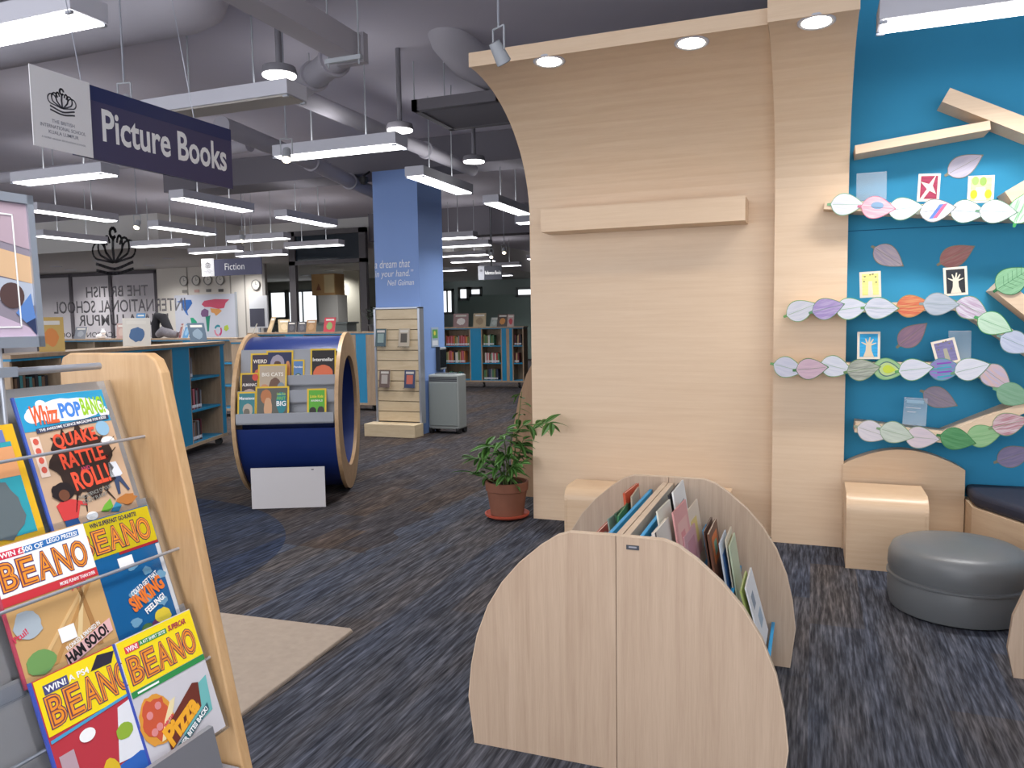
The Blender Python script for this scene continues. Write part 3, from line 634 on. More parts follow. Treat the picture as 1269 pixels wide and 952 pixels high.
def on_slope(z): return -1.53+math.tan(tau)*(1.412-z)
# clear pockets: back plate, front plate and bottom for each tier
for zt, zb, off in ((1.385, 1.085, -.022), (1.11, .835, -.006), (.865, .585, .010)):
    h = (zt-zb)/math.cos(tau)
    o = Vector((on_slope(zb), 0, zb))+nrm*off
    pk = bpy.data.objects.new('pocket', None); C.objects.link(pk); pk.parent = ST; pk.matrix_local = Matrix.Translation((1.4, -1.0, 0)) @ frame(o, (0, 1, 0), upv)
    bm = BM(); bx(bm, -.5, 1.362, 0, h, -.012, -.009); obj('back_plate', bm, mat('grey_back_plate', hx('aba59f'), .4), pk)
    bm = BM(); bx(bm, -.5, 1.362, 0, h*.985, .010, .012); obj('front_plate', bm, ACRYL, pk)
    bm = BM(); bx(bm, -.5, 1.362, -.003, 0, -.012, .012); obj('bottom_lip', bm, ACRYL, pk)
bm = BM(); o = Vector((-1.19, 0, .63))
prism(bm, [sx((0, y, z))[1:] for y, z in ((-.5, .635), (1.285, .635), (1.315, .5), (-.5, .5))], .185, .197, 'X'); obj('front_tray', bm, mat('grey_tray', hx('86868c'), .45), ST)
bm = BM(); prism(bm, [sx((0, y, z))[1:] for y, z in ((-.5, .5), (1.36, .5), (1.36, .47), (-.5, .47))], -.1, .197, 'X'); obj('tray_bottom', bm, MATS['grey_tray'], ST)

# magazines: local x along the stand, y up the slope, z out of the cover
def magazine(label, y0, zb, w_, h_, off, bg, spine='3f55a8', th=.004):
    o = Vector((on_slope(zb), y0, zb))+nrm*off
    t = thing('magazine', label, 'magazine', group='magazines in the acrylic stand', mw=frame(o, (0, 1, 0), upv))
    bm = BM(); bx(bm, .001, w_-.001, .001, h_-.001, 0, th-.001); obj('pages', bm, PAGES, t)
    bm = BM(); bx(bm, 0, w_, 0, h_, th-.001, th); obj('cover', bm, P(bg, .3), t)
    bm = BM(); bx(bm, -.002, .0035, 0, h_, -.0005, th+.0003); obj('spine', bm, P(spine, .35), t)
    return t, th
def beano(t, z, x0, y0, wd, ht, n=5):
    """striped title lettering: purple outline, orange stroke, pale inline"""
    lw = wd/n*.80
    for i, ch in enumerate('BEANO'[:n] if n == 5 else 'BEAN'):
        xx = x0+i*wd/n
        for k, (inset, m, b) in enumerate(((0, PURPLE, .06), (.0, ORANGE, .03), (0, P('7a3f4a'), -.03))):
            g = (.0036, .0016, -.0012)[k]
            text('title_letter', ch, xx-g, y0-g+.0, lw+2*g, ht+2*g, z+.0004*k, m, t, b, ext=.0003)
def burst(cx, cy, rx, ry, n=28, j=.22, seed=1):
    rnd = random.Random(seed)
    return [(cx+rx*(1+rnd.uniform(-j, j))*math.cos(2*math.pi*i/n), cy+ry*(1+rnd.uniform(-j, j))*math.sin(2*math.pi*i/n)) for i in range(n)]
# science magazine
t, z = magazine('science magazine with a black cracked splash headed Quake Rattle and Roll', 1.105, 1.088, .213, .287, 0, 'c9a98c', '4a63b5')
H = .287
flat('sky_band', rect(.004, H-.075, .212, H-.001), z+.0002, P('2f9ac6', .35), t)
for cx, cy, r in ((.03, H-.045, .014), (.055, H-.02, .009), (.2, H-.055, .010)): flat('cloud', disc(cx, cy, r*1.3, r), z+.0008, WHITEINK, t)
flat('title_banner', burst(.112, H-.038, .092, .025, 30, .08, 3), z+.0014, WHITEINK, t)
text('title_word', 'Whizz', .026, H-.064, .062, .042, z+.0022, P('e0643a'), t, .03, .15)
text('title_word', 'POP', .092, H-.056, .052, .034, z+.0022, P('4a86d8'), t, .04)
text('title_word', 'BANG!', .146, H-.056, .058, .04, z+.0022, P('9acb2f'), t, .03)
flat('strap', [(.028, H-.081), (.206, H-.071), (.206, H-.061), (.028, H-.071)], z+.0022, P('3a3f5a'), t)
text('strap_text', 'THE AWESOME SCIENCE MAGAZINE FOR KIDS!', .034, H-.0785, .165, .006, z+.003, WHITEINK, t, .01, rot=.055)
flat('crack', burst(.112, .132, .072, .078, 40, .16, 5), z+.0014, P('33241f'), t)
for a, b, c, d in ((.075, .07, .06, .03), (.09, .06, .085, .025), (.14, .065, .16, .035), (.17, .13, .2, .15), (.18, .16, .205, .175)): flat('crack_line', [(a, b), (a+.006, b), (c+.002, d), (c, d)], z+.0014, P('33241f'), t)
for s_, x0, y0, wd, ht, rr in (('QUAKE', .058, .163, .105, .036, .05), ('RATTLE', .062, .122, .106, .034, .06), ('ROLL!', .076, .072, .09, .042, .07)):
    text('headline', s_, x0, y0, wd, ht, z+.0022, P('e8553a', .5), t, .03, 0, rot=rr)
text('headline_small', 'AND', .1, .1115, .024, .009, z+.0022, P('c4456a'), t, .02, 0, rot=.06)
text('subline', 'THE SCIENCE OF OUR', .076, .053, .085, .008, z+.0022, P('8a8a84'), t, .01, rot=.12); text('subline', 'ROCKY PLANET', .082, .042, .065, .008, z+.0022, P('8a8a84'), t, .01, rot=.12)
flat('blue_roundel', disc(.183, .197, .017), z+.0014, P('8fb8d4'), t); flat('speech_bubble', disc(.187, .168, .017, .009), z+.0014, WHITEINK, t); flat('speech_bubble', disc(.094, .014, .014, .009), z+.0014, WHITEINK, t)
flat('contents_strip', rect(.010, .115, .030, .2), z+.0008, P('e4cfc0'), t)
for i in range(4): flat('contents_mark', disc(.02, .13+.02*i, .006, .007, 10), z+.0014, P('cf5a4a'), t)
flat('red_top_drawing', [(.022, .052), (.028, .018), (.062, .018), (.075, .044), (.09, .038), (.09, .046), (.062, .058), (.04, .062)], z+.0014, P('cf3f3f'), t)
flat('dark_hair_drawing', burst(.045, .078, .026, .02, 24, .1, 9), z+.0020, P('231a1c'), t); flat('face_drawing', disc(.045, .07, .012, .012), z+.0026, P('6f4430'), t); flat('jeans_drawing', [(.03, .0), (.03, .018), (.06, .018), (.064, .0)], z+.0014, P('3f6fae'), t)
flat('white_top_drawing', [(.165, .085), (.17, .118), (.19, .118), (.198, .088), (.19, .084)], z+.0014, P('dfe2ea'), t); flat('blue_legs_drawing', [(.172, .045), (.172, .086), (.19, .086), (.205, .05), (.2, .048), (.184, .075), (.178, .045)], z+.0014, P('3a4a6a'), t); flat('cap_drawing', disc(.168, .131, .008, .006), z+.0014, P('c23a3a'), t); flat('head_drawing', disc(.172, .125, .008, .008), z+.0012, P('d9b094'), t)
flat('green_leaf_drawing', [(.118, .018), (.13, .03), (.148, .04), (.15, .022), (.135, .014)], z+.0014, P('6fae3a'), t); flat('ochre_rock_drawing', burst(.19, .03, .025, .012, 16, .2, 2), z+.0014, P('b5743a'), t); flat('teal_drawing', [(.14, .012), (.16, .03), (.172, .02), (.16, .008)], z+.0014, P('3a8aae'), t)
# yellow-framed nature magazine, mostly cut off
t, z = magazine('yellow-bordered nature magazine beside the science magazine, with a grey animal on teal', .885, 1.088, .205, .235, -.001, 'e3b22a', 'd9a92a')
flat('cover_photo', rect(.015, .015, .19, .2), z+.0004, P('2f9aa8'), t); flat('sunset_band', rect(.015, .13, .19, .19), z+.001, P('d99a6a'), t); flat('animal_shape', burst(.12, .07, .055, .06, 20, .1, 4), z+.0016, P('5f6a6e'), t); flat('title_strip', rect(.03, .2, .18, .225), z+.0008, P('6a78b4'), t)
# comics
t, z = magazine('comic with a white masthead and Ham Solo headline in the middle row', .962, .842, .207, .265, .006, 'c9a06a', 'b5485a')
H = .265
flat('masthead', rect(.003, H-.095, .206, H-.002), z+.0002, WHITEINK, t); flat('prize_strip', [(.07, H-.026), (.19, H-.022), (.19, H-.009), (.07, H-.013)], z+.0008, P('2f6fb0'), t); flat('win_flash', rect(.02, H-.026, .068, H-.012), z+.0008, P('d2304a'), t)
text('win_text', 'WIN £500 OF', .022, H-.024, .088, .010, z+.0014, WHITEINK, t, .02); text('prize_text', 'LEGO PRIZES!', .118, H-.021, .068, .009, z+.0014, WHITEINK, t, .02, .1)
beano(t, z+.001, .012, H-.084, .188, .05)
flat('red_strap', rect(.003, H-.112, .206, H-.096), z+.0004, P('c8323c'), t); text('strap_text', 'MORE FUNNY THAN EVER', .12, H-.108, .08, .007, z+.001, WHITEINK, t, .01)
for k, (a, b) in enumerate(((.02, .13), (.06, .14), (.11, .12), (.16, .11))): flat('beam_streak', [(a, .02), (a+.012, .02), (b+.05, H-.115), (b+.042, H-.115)], z+.0006, P(('d8b27c', 'b98a52', 'dcc08e', 'a87a48')[k]), t)
flat('ship_shape', burst(.035, .11, .03, .026, 18, .18, 8), z+.0012, P('a9b4bd'), t); flat('green_shape', burst(.04, .035, .03, .022, 16, .08, 6), z+.0012, P('6f9a58'), t); flat('speech_bubble', rect(.088, .052, .122, .08), z+.0018, WHITEINK, t)
text('caption', 'PLONKED & SMASHED IN', .095, .034, .085, .009, z+.002, WHITEINK, t, .01, rot=.28)
flat('headline_box', [(.088, .004), (.2, .036), (.2, .062), (.088, .03)], z+.0014, P('e2b4b4'), t); text('headline', 'HAM SOLO!', .092, .008, .102, .022, z+.0024, BLACKINK, t, .04, rot=.27)
text('plot_flash', 'Ptui!', .14, .14, .035, .014, z+.0018, P('d2405a'), t, .02, rot=.1); text('plot_flash', 'Ptui!', .004, .085, .03, .012, z+.0018, P('d2405a'), t, .02, rot=.3)
t, z = magazine('comic with a yellow masthead over blue water and a Sinking Feeling headline', 1.135, .842, .207, .265, .0005, '2a78b0', '8f8f9a')
flat('masthead', rect(.003, H-.082, .206, H-.002), z+.0002, YELLOW, t); text('prize_text', 'WIN SUPERFAST GO-KARTS!', .05, H-.017, .12, .010, z+.001, P('4a3f5c'), t, .02)
beano(t, z+.001, .012, H-.072, .188, .046)
flat('red_strap', rect(.1, H-.088, .206, H-.082), z+.0006, P('c8323c'), t); flat('white_page_edge', rect(.196, .005, .206, H-.09), z+.0006, WHITEINK, t)
flat('speech_bubble', rect(.09, H-.115, .128, H-.095), z+.0012, WHITEINK, t)
for s_ in range(7): flat('splash', burst(.09+.016*s_, .03+.019*((s_*3) % 7), .013, .009, 12, .3, s_), z+.0008, P('8fc0d8'), t)
text('caption', 'COULD GET THAT', .1, .082, .082, .012, z+.002, WHITEINK, t, .03, rot=.32); text('headline', 'SINKING', .094, .048, .098, .034, z+.002, P('e2762e'), t, .05, rot=.3); text('caption', 'FEELING!', .122, .035, .06, .014, z+.002, WHITEINK, t, .03, rot=.32)
flat('yellow_shape', burst(.16, .02, .022, .016, 16, .15, 3), z+.0012, P('d9c23a'), t); flat('purple_shape', burst(.15, .008, .025, .012, 14, .1, 6), z+.001, P('6a2f5a'), t); flat('green_shape', disc(.112, .006, .016, .012), z+.001, P('5a7a3a'), t)
t, z = magazine('comic with a yellow masthead and Win a PS4 strip in the lowest row', .958, .592, .207, .275, .024, 'b83a44', '4455ae')
H = .275
flat('masthead', rect(.006, H-.105, .206, H-.002), z+.0002, YELLOW, t); flat('win_box', rect(.02, H-.033, .07, H-.015), z+.0008, P('4a4a7a'), t); text('win_text', 'WIN! A PS4', .023, H-.03, .092, .012, z+.0014, WHITEINK, t, .02); flat('console_shape', [(.118, H-.03), (.165, H-.032), (.178, H-.012), (.14, H-.006)], z+.0008, P('2f2a3a'), t)
beano(t, z+.001, .018, H-.092, .185, .054)
flat('blue_strap', [(.006, H-.118), (.206, H-.105), (.206, H-.1), (.006, H-.112)], z+.0008, P('4a9ac4'), t); flat('white_wedge', [(.12, .06), (.206, .05), (.206, H-.11), (.15, H-.118)], z+.0006, P('dfe0e6'), t); flat('speech_bubble', disc(.075, H-.135, .017, .012), z+.0012, WHITEINK, t); flat('photo_inset', rect(.012, .07, .042, .13), z+.0008, P('b59aa4'), t)
flat('blue_shape', burst(.15, .03, .06, .03, 20, .12, 5), z+.0010, P('2f62b4'), t); flat('yellow_shape', burst(.1, .05, .02, .03, 14, .12, 7), z+.0012, P('d9b52a'), t); flat('green_shape', burst(.15, .11, .02, .016, 14, .1, 7), z+.0012, P('8fae3a'), t); flat('pale_round_shape', disc(.075, .03, .026, .02), z+.001, P('dba58a'), t)
t, z = magazine('comic with a yellow masthead and orange Pizza headline in the lowest row', 1.138, .592, .207, .275, .026, 'c9c6cc', '4455ae')
flat('masthead', rect(.006, H-.105, .206, H-.002), z+.0002, YELLOW, t); flat('win_box', rect(.02, H-.03, .055, H-.016), z+.0008, P('d2404a'), t); text('win_text', 'WIN!', .023, H-.028, .028, .010, z+.0014, WHITEINK, t, .02); flat('green_strip', rect(.055, H-.027, .13, H-.016), z+.0008, P('3a8a4a'), t); text('prize_text', 'A KIT SHIRT SETS!', .058, H-.025, .068, .007, z+.0014, WHITEINK, t, .01)
text('prize_text', 'SUPERCAR', .135, H-.026, .05, .012, z+.0014, P('a82f4a'), t, .03, .2)
beano(t, z+.001, .018, H-.092, .182, .052)
flat('green_strap', rect(.006, H-.118, .206, H-.106), z+.0006, P('2f8a4a'), t); flat('strap_line', rect(.02, H-.114, .075, H-.110), z+.0012, WHITEINK, t)
flat('pizza_shape', burst(.045, .095, .042, .052, 26, .07, 3), z+.0010, P('d9963a'), t); flat('pizza_topping', burst(.045, .098, .034, .042, 22, .16, 4), z+.0016, P('c9583a'), t)
for cx, cy in ((.03, .11), (.055, .12), (.045, .08), (.03, .075)): flat('pepperoni', disc(cx, cy, .008, .008, 12), z+.0022, P('d98a8a'), t)
flat('cheese_string', [(.04, .05), (.05, .05), (.09, .1), (.1, .118), (.085, .115), (.06, .085)], z+.0022, P('e6d6a8'), t); flat('teal_board', [(.095, .03), (.185, .05), (.195, .125), (.11, .1)], z+.0008, P('6fb5b4'), t)
flat('headline_shadow', [(.055, .022), (.158, .07), (.168, .12), (.152, .125), (.055, .068)], z+.0022, P('6a2f24'), t); text('headline', 'Pizza', .06, .026, .105, .045, z+.003, P('eea92e'), t, .05, .1, rot=.42)
flat('caption_bar', [(.055, .002), (.175, .055), (.175, .07), (.055, .018)], z+.0028, P('2f5f6a'), t); text('caption', 'DINNER BITES BACK!', .058, .005, .125, .011, z+.0036, WHITEINK, t, .03, rot=.42); text('caption', 'WHEN YOUR', .056, .072, .03, .007, z+.0034, P('e0405a'), t, .02, rot=.42)

# sign frame clamped above the stand
t = thing('framed_sign', 'silver framed poster sign with a pale stripe pattern clamped above the magazine stand', 'sign', mw=frame((-1.50, .62, 1.462), (0, 1, 0), (-.03, 0, 1)))
bm = BM(); bx(bm, 0, .555, 0, .31, -.006, 0); obj('board', bm, P('8f8794'), t)
bm = BM()
for a in ((0, .555, 0, .022), (0, .555, .292, .31), (0, .014, 0, .31), (.541, .555, 0, .31)): bx(bm, a[0], a[1], a[2], a[3], -.008, .006)
obj('sign_frame', bm, CHROME, t)
for pts, c in (([(.1, .31), (.541, .2), (.541, .29), (.2, .31)], 'b5a0ac'), ([(.014, .29), (.014, .235), (.541, .13), (.541, .185)], 'd8b48e'), ([(.014, .21), (.014, .165), (.541, .085), (.541, .13)], 'b4bccb'), ([(.014, .14), (.3, .022), (.41, .022), (.014, .18)], '6f6878'), ([(.3, .13), (.541, .035), (.541, .022), (.41, .022), (.22, .1)], 'c3b0c4')): flat('picture_stripe', [(x, min(max(y, .022), .291)) for x, y in pts], .0002, P(c), t)
flat('brown_round_shape', disc(.495, .105, .026, .026), .0012, P('55403f'), t); flat('blue_shape', [(.5, .07), (.535, .11), (.541, .06), (.52, .05)], .0014, P('5f86c4'), t); flat('dark_shape', [(.52, .05), (.541, .06), (.541, .025)], .0014, P('2f3a5c'), t)
for a in ((.04, .51, .265, .268), (.04, .51, .04, .043), (.04, .043, .04, .268), (.507, .51, .04, .268)): flat('white_line', rect(a[0], a[2], a[1], a[3]), .0018, WHITEINK, t)
text('lettering', 'Magazines', .2, .17, .272, .04, .002, WHITEINK, t, .02)
bm = BM(); cyl(bm, (.462, 0, -.004), (.462, -.34, -.004), .0045, n=10); obj('pole', bm, CHROME, t)
bm = BM(); bx(bm, .44, .485, -.058, -.038, -.022, .012); obj('clamp', bm, CHROME, t)

# ------------------------------------------------------------------ hanging signs
def school_plate(t, w_, h_, z):
    bm = BM(); bx(bm, 0, w_, 0, h_, z-.004, z); pl = obj('logo_plate', bm, WHITE, t)
    g = mat('logo_grey', hx('55555e'), .6); g2 = mat('logo_pale_grey', hx('8c8d98'), .6)
    crown(pl, w_*.5, h_*.62, w_*.40, z+.0003, g)
    if w_ > .15:
        for k, (s_, wd) in enumerate((('THE BRITISH', .38), ('INTERNATIONAL SCHOOL', .76), ('KUALA LUMPUR', .5))): text('logo_text', s_, w_*(.5-wd/2), h_*(.34-.072*k), w_*wd, h_*.045, z+.0003, g2, pl, .005)
        text('logo_text', 'A NORD ANGLIA EDUCATION SCHOOL', w_*.13, h_*.125, w_*.74, h_*.022, z+.0003, g2, pl, 0)
    return pl
SIGNB = mat('violet_reflection_face', hx('413f63'), .35); SIGNB2 = mat('deep_navy_face', hx('26305f'), .35)  # lower board's violet paints in a reflection; the top band keeps the navy
t = thing('hanging_sign', 'navy hanging sign reading Picture Books with the white school plate', 'sign', mw=frame((-3.0, 2.36, 2.25), (0, 1, 0), (0, 0, 1)))
bm = BM(); bx(bm, .2, 1.19, .0, .315, -.02, 0); obj('board', bm, SIGNB, t)
bm = BM(); bx(bm, .2, 1.19, .255, .32, -.021, .0006); obj('unreflected_band', bm, SIGNB2, t)
school_plate(t, .285, .325, .006)
text('lettering', 'Picture Books', .345, .085, .80, .145, .001, WHITEINK, t, .02)
for x in (.26, .93):
    bm = BM(); cyl(bm, (x, .315, -.01), (x-.02, 1.65, -.23), .0022, n=6); obj('hanger_wire', bm, CHROME, t)
t = thing('hanging_sign', 'small grey-violet hanging sign reading Fiction with a white school plate', 'sign', mw=frame((-9.14, 10.0, 2.285), (1, 0, 0), (0, 0, 1)))
bm = BM(); bx(bm, .2, 1.16, 0, .26, -.02, 0); obj('board', bm, mat('slate_sign_face', hx('4a4a66'), .4), t); school_plate(t, .25, .28, .004)
text('lettering', 'Fiction', .46, .085, .38, .105, .001, WHITEINK, t, .0)
for x in (.3, 1.0):
    bm = BM(); cyl(bm, (x, .26, -.01), (x, 1.6, -.01), .003, n=6); obj('hanger_wire', bm, CHROME, t)
t = thing('hanging_sign', 'dark hanging sign reading Reference Books near the glazed side room', 'sign', mw=frame((-6.5, 15.0, 2.36), (.98, .2, 0), (0, 0, 1)))
bm = BM(); bx(bm, .1, .5, 0, .28, -.03, 0); obj('board', bm, P('33353f'), t); bm = BM(); bx(bm, 0, .13, 0, .285, -.03, .004); pl = obj('logo_plate', bm, P('9a9ca4'), t)
crown(pl, .065, .19, .05, .005, P('4a4a52')); text('lettering', 'Reference Books', .145, .105, .335, .075, .002, WHITEINK, t, .01)
bm = BM(); bx(bm, .26, .30, .28, 1.5, -.02, 0); obj('hanger_bar', bm, BLACK, t)

# ------------------------------------------------------------------ book wheel
WA = R(25)
WH = thing('drum_display', 'large blue drum display with wooden rims and grey magazine tiers', 'display stand', (-4.452+.115*math.cos(WA), 5.886+.115*math.sin(WA), 0), WA)
RW, CZ, HL = .71, .712, .435
def wy(phi, r): return (-r*math.cos(phi), CZ+r*math.sin(phi))
a0, a1 = R(55), R(-6+360)
bm = BM(); ring(bm, RW-.03, RW-.045, -HL+.03, HL-.03, CZ, a0, a1, 64); obj('drum_skin', bm, NAVY, WH, True)
for sg in (-1, 1):
    bm = BM(); ring(bm, RW, .50, sg*(HL-.032), sg*HL, CZ); obj('wooden_rim', bm, RINGW, WH, True)
bm = BM(); ring(bm, .5, .488, -HL+.03, HL-.03, CZ); obj('inner_tube', bm, mat('inner_navy', hx('142a66'), .5), WH, True)
GT = mat('grey_tier_board', hx('9c9fa6'), .5)
for y0, y1, zs, zl in ((-.715, -.62, .685, .775), (-.635, -.545, .845, .955), (-.555, -.47, .985, 1.075)):
    bm = BM(); bx(bm, -HL+.04, HL-.04, y0, y1, zs, zs+.012); bx(bm, -HL+.04, HL-.04, y0, y0+.012, zs, zl); obj('tier', bm, GT, WH)
for a, b, c, d in ((-.53, .985, -.455, 1.29), (-.615, .69, -.57, .95), (-.54, .85, -.49, 1.06)):
    bm = BM(); prism(bm, [(a-.005, b), (a+.005, b), (c+.005, d), (c-.005, d)], -HL+.04, HL-.04, 'X'); obj('back_board', bm, GT, WH)
Wm = Matrix.Translation((-4.452+.115*math.cos(WA), 5.886+.115*math.sin(WA), 0)) @ Matrix.Rotation(WA, 4, 'Z')
def wheel_mag(label, s0, wd, ht, tier, col, deco=(), titles=(), photo=None):
    s0 *= .78; wd *= .83
    yb, zb = ((-.695, .698), (-.615, .858), (-.535, .998))[tier]
    m = Wm @ frame((s0, yb, zb), (1, 0, 0), (0, .22, 1))
    t = thing('wheel_magazine', label, 'magazine', group='yellow-bordered magazines on the book wheel', mw=m)
    bm = BM(); bx(bm, .002, wd-.002, .002, ht-.002, -.004, 0); obj('pages', bm, PAGES, t)
    bm = BM(); bx(bm, 0, wd, 0, ht, 0, .001); obj('cover', bm, P('e0b92a', .4), t)
    b = .014; flat('cover_picture', rect(b, b, wd-b, ht-b), .0012, P(col), t)
    for k, (x, y, rx, ry, c) in enumerate(deco): flat('picture_shape', burst(x*wd, y*ht, rx*wd, ry*ht, 22, .06, k+3), .002+.0007*k, P(c), t)
    for s_, x, y, w2, h2, c in titles: text('title', s_, x*wd, y*ht, w2*wd, h2*ht, .0045, P(c), t, .02)
wheel_mag('dark weird-facts magazine with an orange picture on the top tier of the blue wheel', -.40, .19, .27, 2, '3f3346', ((.4, .3, .2, .2, 'd9714a'), (.7, .25, .15, .2, 'cf9a5a')), (('WEIRD', .14, .68, .72, .12, 'f0e6d8'),))
wheel_mag('navy magazine with a grey portrait on the top tier of the blue wheel', -.235, .27, .29, 2, '2f3558', ((.42, .6, .26, .28, 'a39aa8'), (.42, .5, .16, .2, '5a4038'), (.8, .4, .1, .3, 'd98f5a')))
wheel_mag('small blue magazine with a panda on the top tier of the blue wheel', .04, .125, .21, 2, '5f86b8', ((.5, .25, .3, .2, '4f6a4a'), (.5, .3, .16, .1, 'e4e4e2')), (('Pandas', .15, .66, .7, .08, 'f0f0f2'),))
wheel_mag('black Interstellar magazine with an orange planet on the top tier of the blue wheel', .235, .26, .30, 2, '2a2526', ((.5, .28, .38, .26, 'd96f4a'),), (('Interstellar', .1, .64, .8, .1, 'f2efe8'),))
wheel_mag('dark Almanac magazine on the middle tier of the blue wheel', -.49, .185, .25, 1, '453a3c', ((.5, .3, .34, .16, 'c2a59a'), (.8, .85, .16, .12, 'cf4a3a')), (('ALMANAC', .12, .55, .76, .1, 'f0e9e4'),))
wheel_mag('pale Big Cats magazine with a leopard on the middle tier of the blue wheel', -.305, .285, .32, 1, 'b9a893', ((.6, .35, .22, .3, '6f5244'), (.24, .3, .16, .18, 'c98f6a'), (.8, .4, .12, .12, '7f8f9a')), (('BIG CATS', .14, .68, .74, .1, 'f0eadf'),))
wheel_mag('teal Manatees magazine on the lowest tier of the blue wheel', -.50, .185, .26, 0, '3a7f86', ((.55, .42, .26, .2, 'b4a898'), (.5, .34, .16, .12, '6f6a5f')), (('Manatees', .1, .74, .8, .1, 'e9eef0'),))
wheel_mag('First Big Book magazine with a lion cub on the lowest tier of the blue wheel', -.315, .33, .30, 0, '5f5f58', ((.32, .72, .16, .2, 'b9764a'), (.38, .4, .12, .3, 'cfa07a'), (.77, .55, .15, .3, '2a7f8a')), (('BIG', .63, .45, .28, .14, 'f2f2f2'), ('FIRST', .64, .62, .26, .09, '7fc44a'), ('Little Kids', .64, .75, .26, .07, 'a8d46a')))
wheel_mag('bright green magazine with dog pictures on the lowest tier of the blue wheel', .225, .19, .275, 0, '5fae3a', ((.3, .32, .18, .12, '2f2a26'), (.72, .32, .18, .14, '3a3436'), (.3, .12, .18, .1, 'd98f84'), (.72, .1, .18, .08, '2c2826')), (('Little Kids', .16, .72, .68, .08, 'f0e24a'), ('ANIMALS', .2, .6, .6, .06, 'e8f0e0')))
t = thing('white_notice_board', 'plain white board standing on the carpet against the blue wheel', 'board', mw=Wm @ Matrix.Translation((.022, -.775, 0)))
bm = BM(); bx(bm, -.297, .297, -.008, .008, 0, .335); obj('board', bm, mat('white_board_face', hx('c9c5c6'), .6), t)
bm = BM(); bx(bm, .19, .21, -.0095, -.008, .31, .318); obj('screw_mark', bm, DARK, t)
for sg in (-1, 1):
    bm = BM(); prism(bm, [(.008, 0), (.12, 0), (.008, .11)], sg*.22-.01, sg*.22+.01, 'X'); obj('foot_bracket', bm, MATS['white_board_face'], t)

# ------------------------------------------------------------------ slat wall at the pillar, purifier, notices, kiosk
t = thing('slat_wall', 'cream slatted display board with an aluminium edge fixed to the blue pillar', 'display board', (-5.17, 9.2, 0))
bm = BM(); bx(bm, -.33, .33, .0, .09, .17, 1.69); obj('backing', bm, mat('slat_groove', hx('7d6c52'), .7), t)
for i in range(11):
    z0 = .185+i*.1365; bm = BM(); bx(bm, -.315, .315, -.018, .0, z0, z0+.126); obj('slat', bm, SLATW, t)
for sg in (-1, 1):
    bm = BM(); bx(bm, sg*.315, sg*.345, -.03, .09, .16, 1.70); obj('edge_strip', bm, CHROME, t)
bm = BM(); bx(bm, -.345, .345, -.03, .09, 1.685, 1.705); obj('edge_strip', bm, CHROME, t)
bm = BM(); bx(bm, -.40, .36, -.26, -.018, 0, .17); obj('plinth', bm, SLATW, t, bevel=.006)
for x, z, c, d, lab in ((-.23, 1.19, '4a5f66', '8fa3a0', 'dark teal book on the upper pegs of the slatted board'), (.12, 1.19, 'b9ad9c', '55504a', 'cream book with a dark portrait on the upper pegs of the slatted board'), (-.19, .64, '6f5d58', 'b5aca6', 'brown book with a pale portrait on the lower pegs of the slatted board'), (.19, .64, '3f4a6a', 'c46a5a', 'navy book with red and white cover on the lower pegs of the slatted board')):
    t = thing('display_book', lab, 'book', group='books on the slatted board', mw=frame((-5.17+x-.075, 9.13, z), (1, 0, 0), (0, .13, 1)))
    bm = BM(); bx(bm, 0, .155, 0, .235, -.02, 0); obj('pages', bm, PAGES, t); bm = BM(); bx(bm, -.002, .158, -.001, .237, 0, .002); obj('cover', bm, P(c, .4), t)
    flat('cover_picture', rect(.03, .05, .125, .17), .0022, P(d), t); flat('title_block', rect(.02, .185, .138, .215), .0022, P('d0cbc4'), t)
    bm = BM(); bx(bm, -.01, .165, -.012, -.002, -.03, .015); obj('peg_shelf', bm, ACRYL, t)
t = thing('air_purifier', 'grey box air purifier on wheels beside the blue pillar', 'air purifier', (-4.625, 9.42, 0), 0)
GP = mat('purifier_plastic', hx('a3a8a6'), .45)
bm = BM(); bx(bm, -.225, .225, 0, .26, .06, .80); obj('body', bm, GP, t, bevel=.02)
bm = BM(); bx(bm, -.205, .205, -.012, .0, .11, .69); obj('front_panel', bm, mat('purifier_panel', hx('8f9694'), .5), t, bevel=.01)
for i in range(3):
    bm = BM(); bx(bm, -.205, .205, -.006, .002, .71+i*.022, .722+i*.022); obj('grille_slat', bm, DARK, t)
bm = BM(); bx(bm, -.15, .15, .06, .2, .80, .812); obj('control_panel', bm, P('70767a'), t)
for sx_ in (-1, 1):
    for yy in (.04, .22):
        bm = BM(); cyl(bm, (sx_*.2-.02, yy, .05), (sx_*.2+.02, yy, .05), .05, n=16); obj('wheel', bm, BLACK, t, True)
t = thing('wall_notice', 'paper notice with a green picture taped to the side of the blue pillar', 'notice', mw=frame((-4.876, 9.6, 1.16), (0, 1, 0), (0, 0, 1)))
bm = BM(); bx(bm, 0, .22, 0, .27, 0, .003); obj('sheet', bm, P('9fb0c4'), t)
flat('green_picture', rect(.03, .12, .19, .24), .0034, P('5f9a5a'), t); flat('yellow_spot', disc(.1, .19, .03), .004, P('d9d05a'), t); flat('text_block', rect(.03, .02, .19, .09), .0034, P('d9dde4'), t)
t = thing('catalogue_screen', 'small dark catalogue screen mounted on the side of the blue pillar', 'screen', (-4.88, 9.85, .84))
bm = BM(); bx(bm, .002, .05, -.1, .12, 0, .31); obj('housing', bm, P('9a9fa3'), t, bevel=.008); bm = BM(); bx(bm, .05, .054, -.085, .105, .03, .28); obj('display', bm, mat('dark_display', hx('23282c'), .2), t)
bm = BM(); bx(bm, .002, .06, -.12, -.1, -.01, .32); obj('side_frame', bm, P('2f3338'), t)

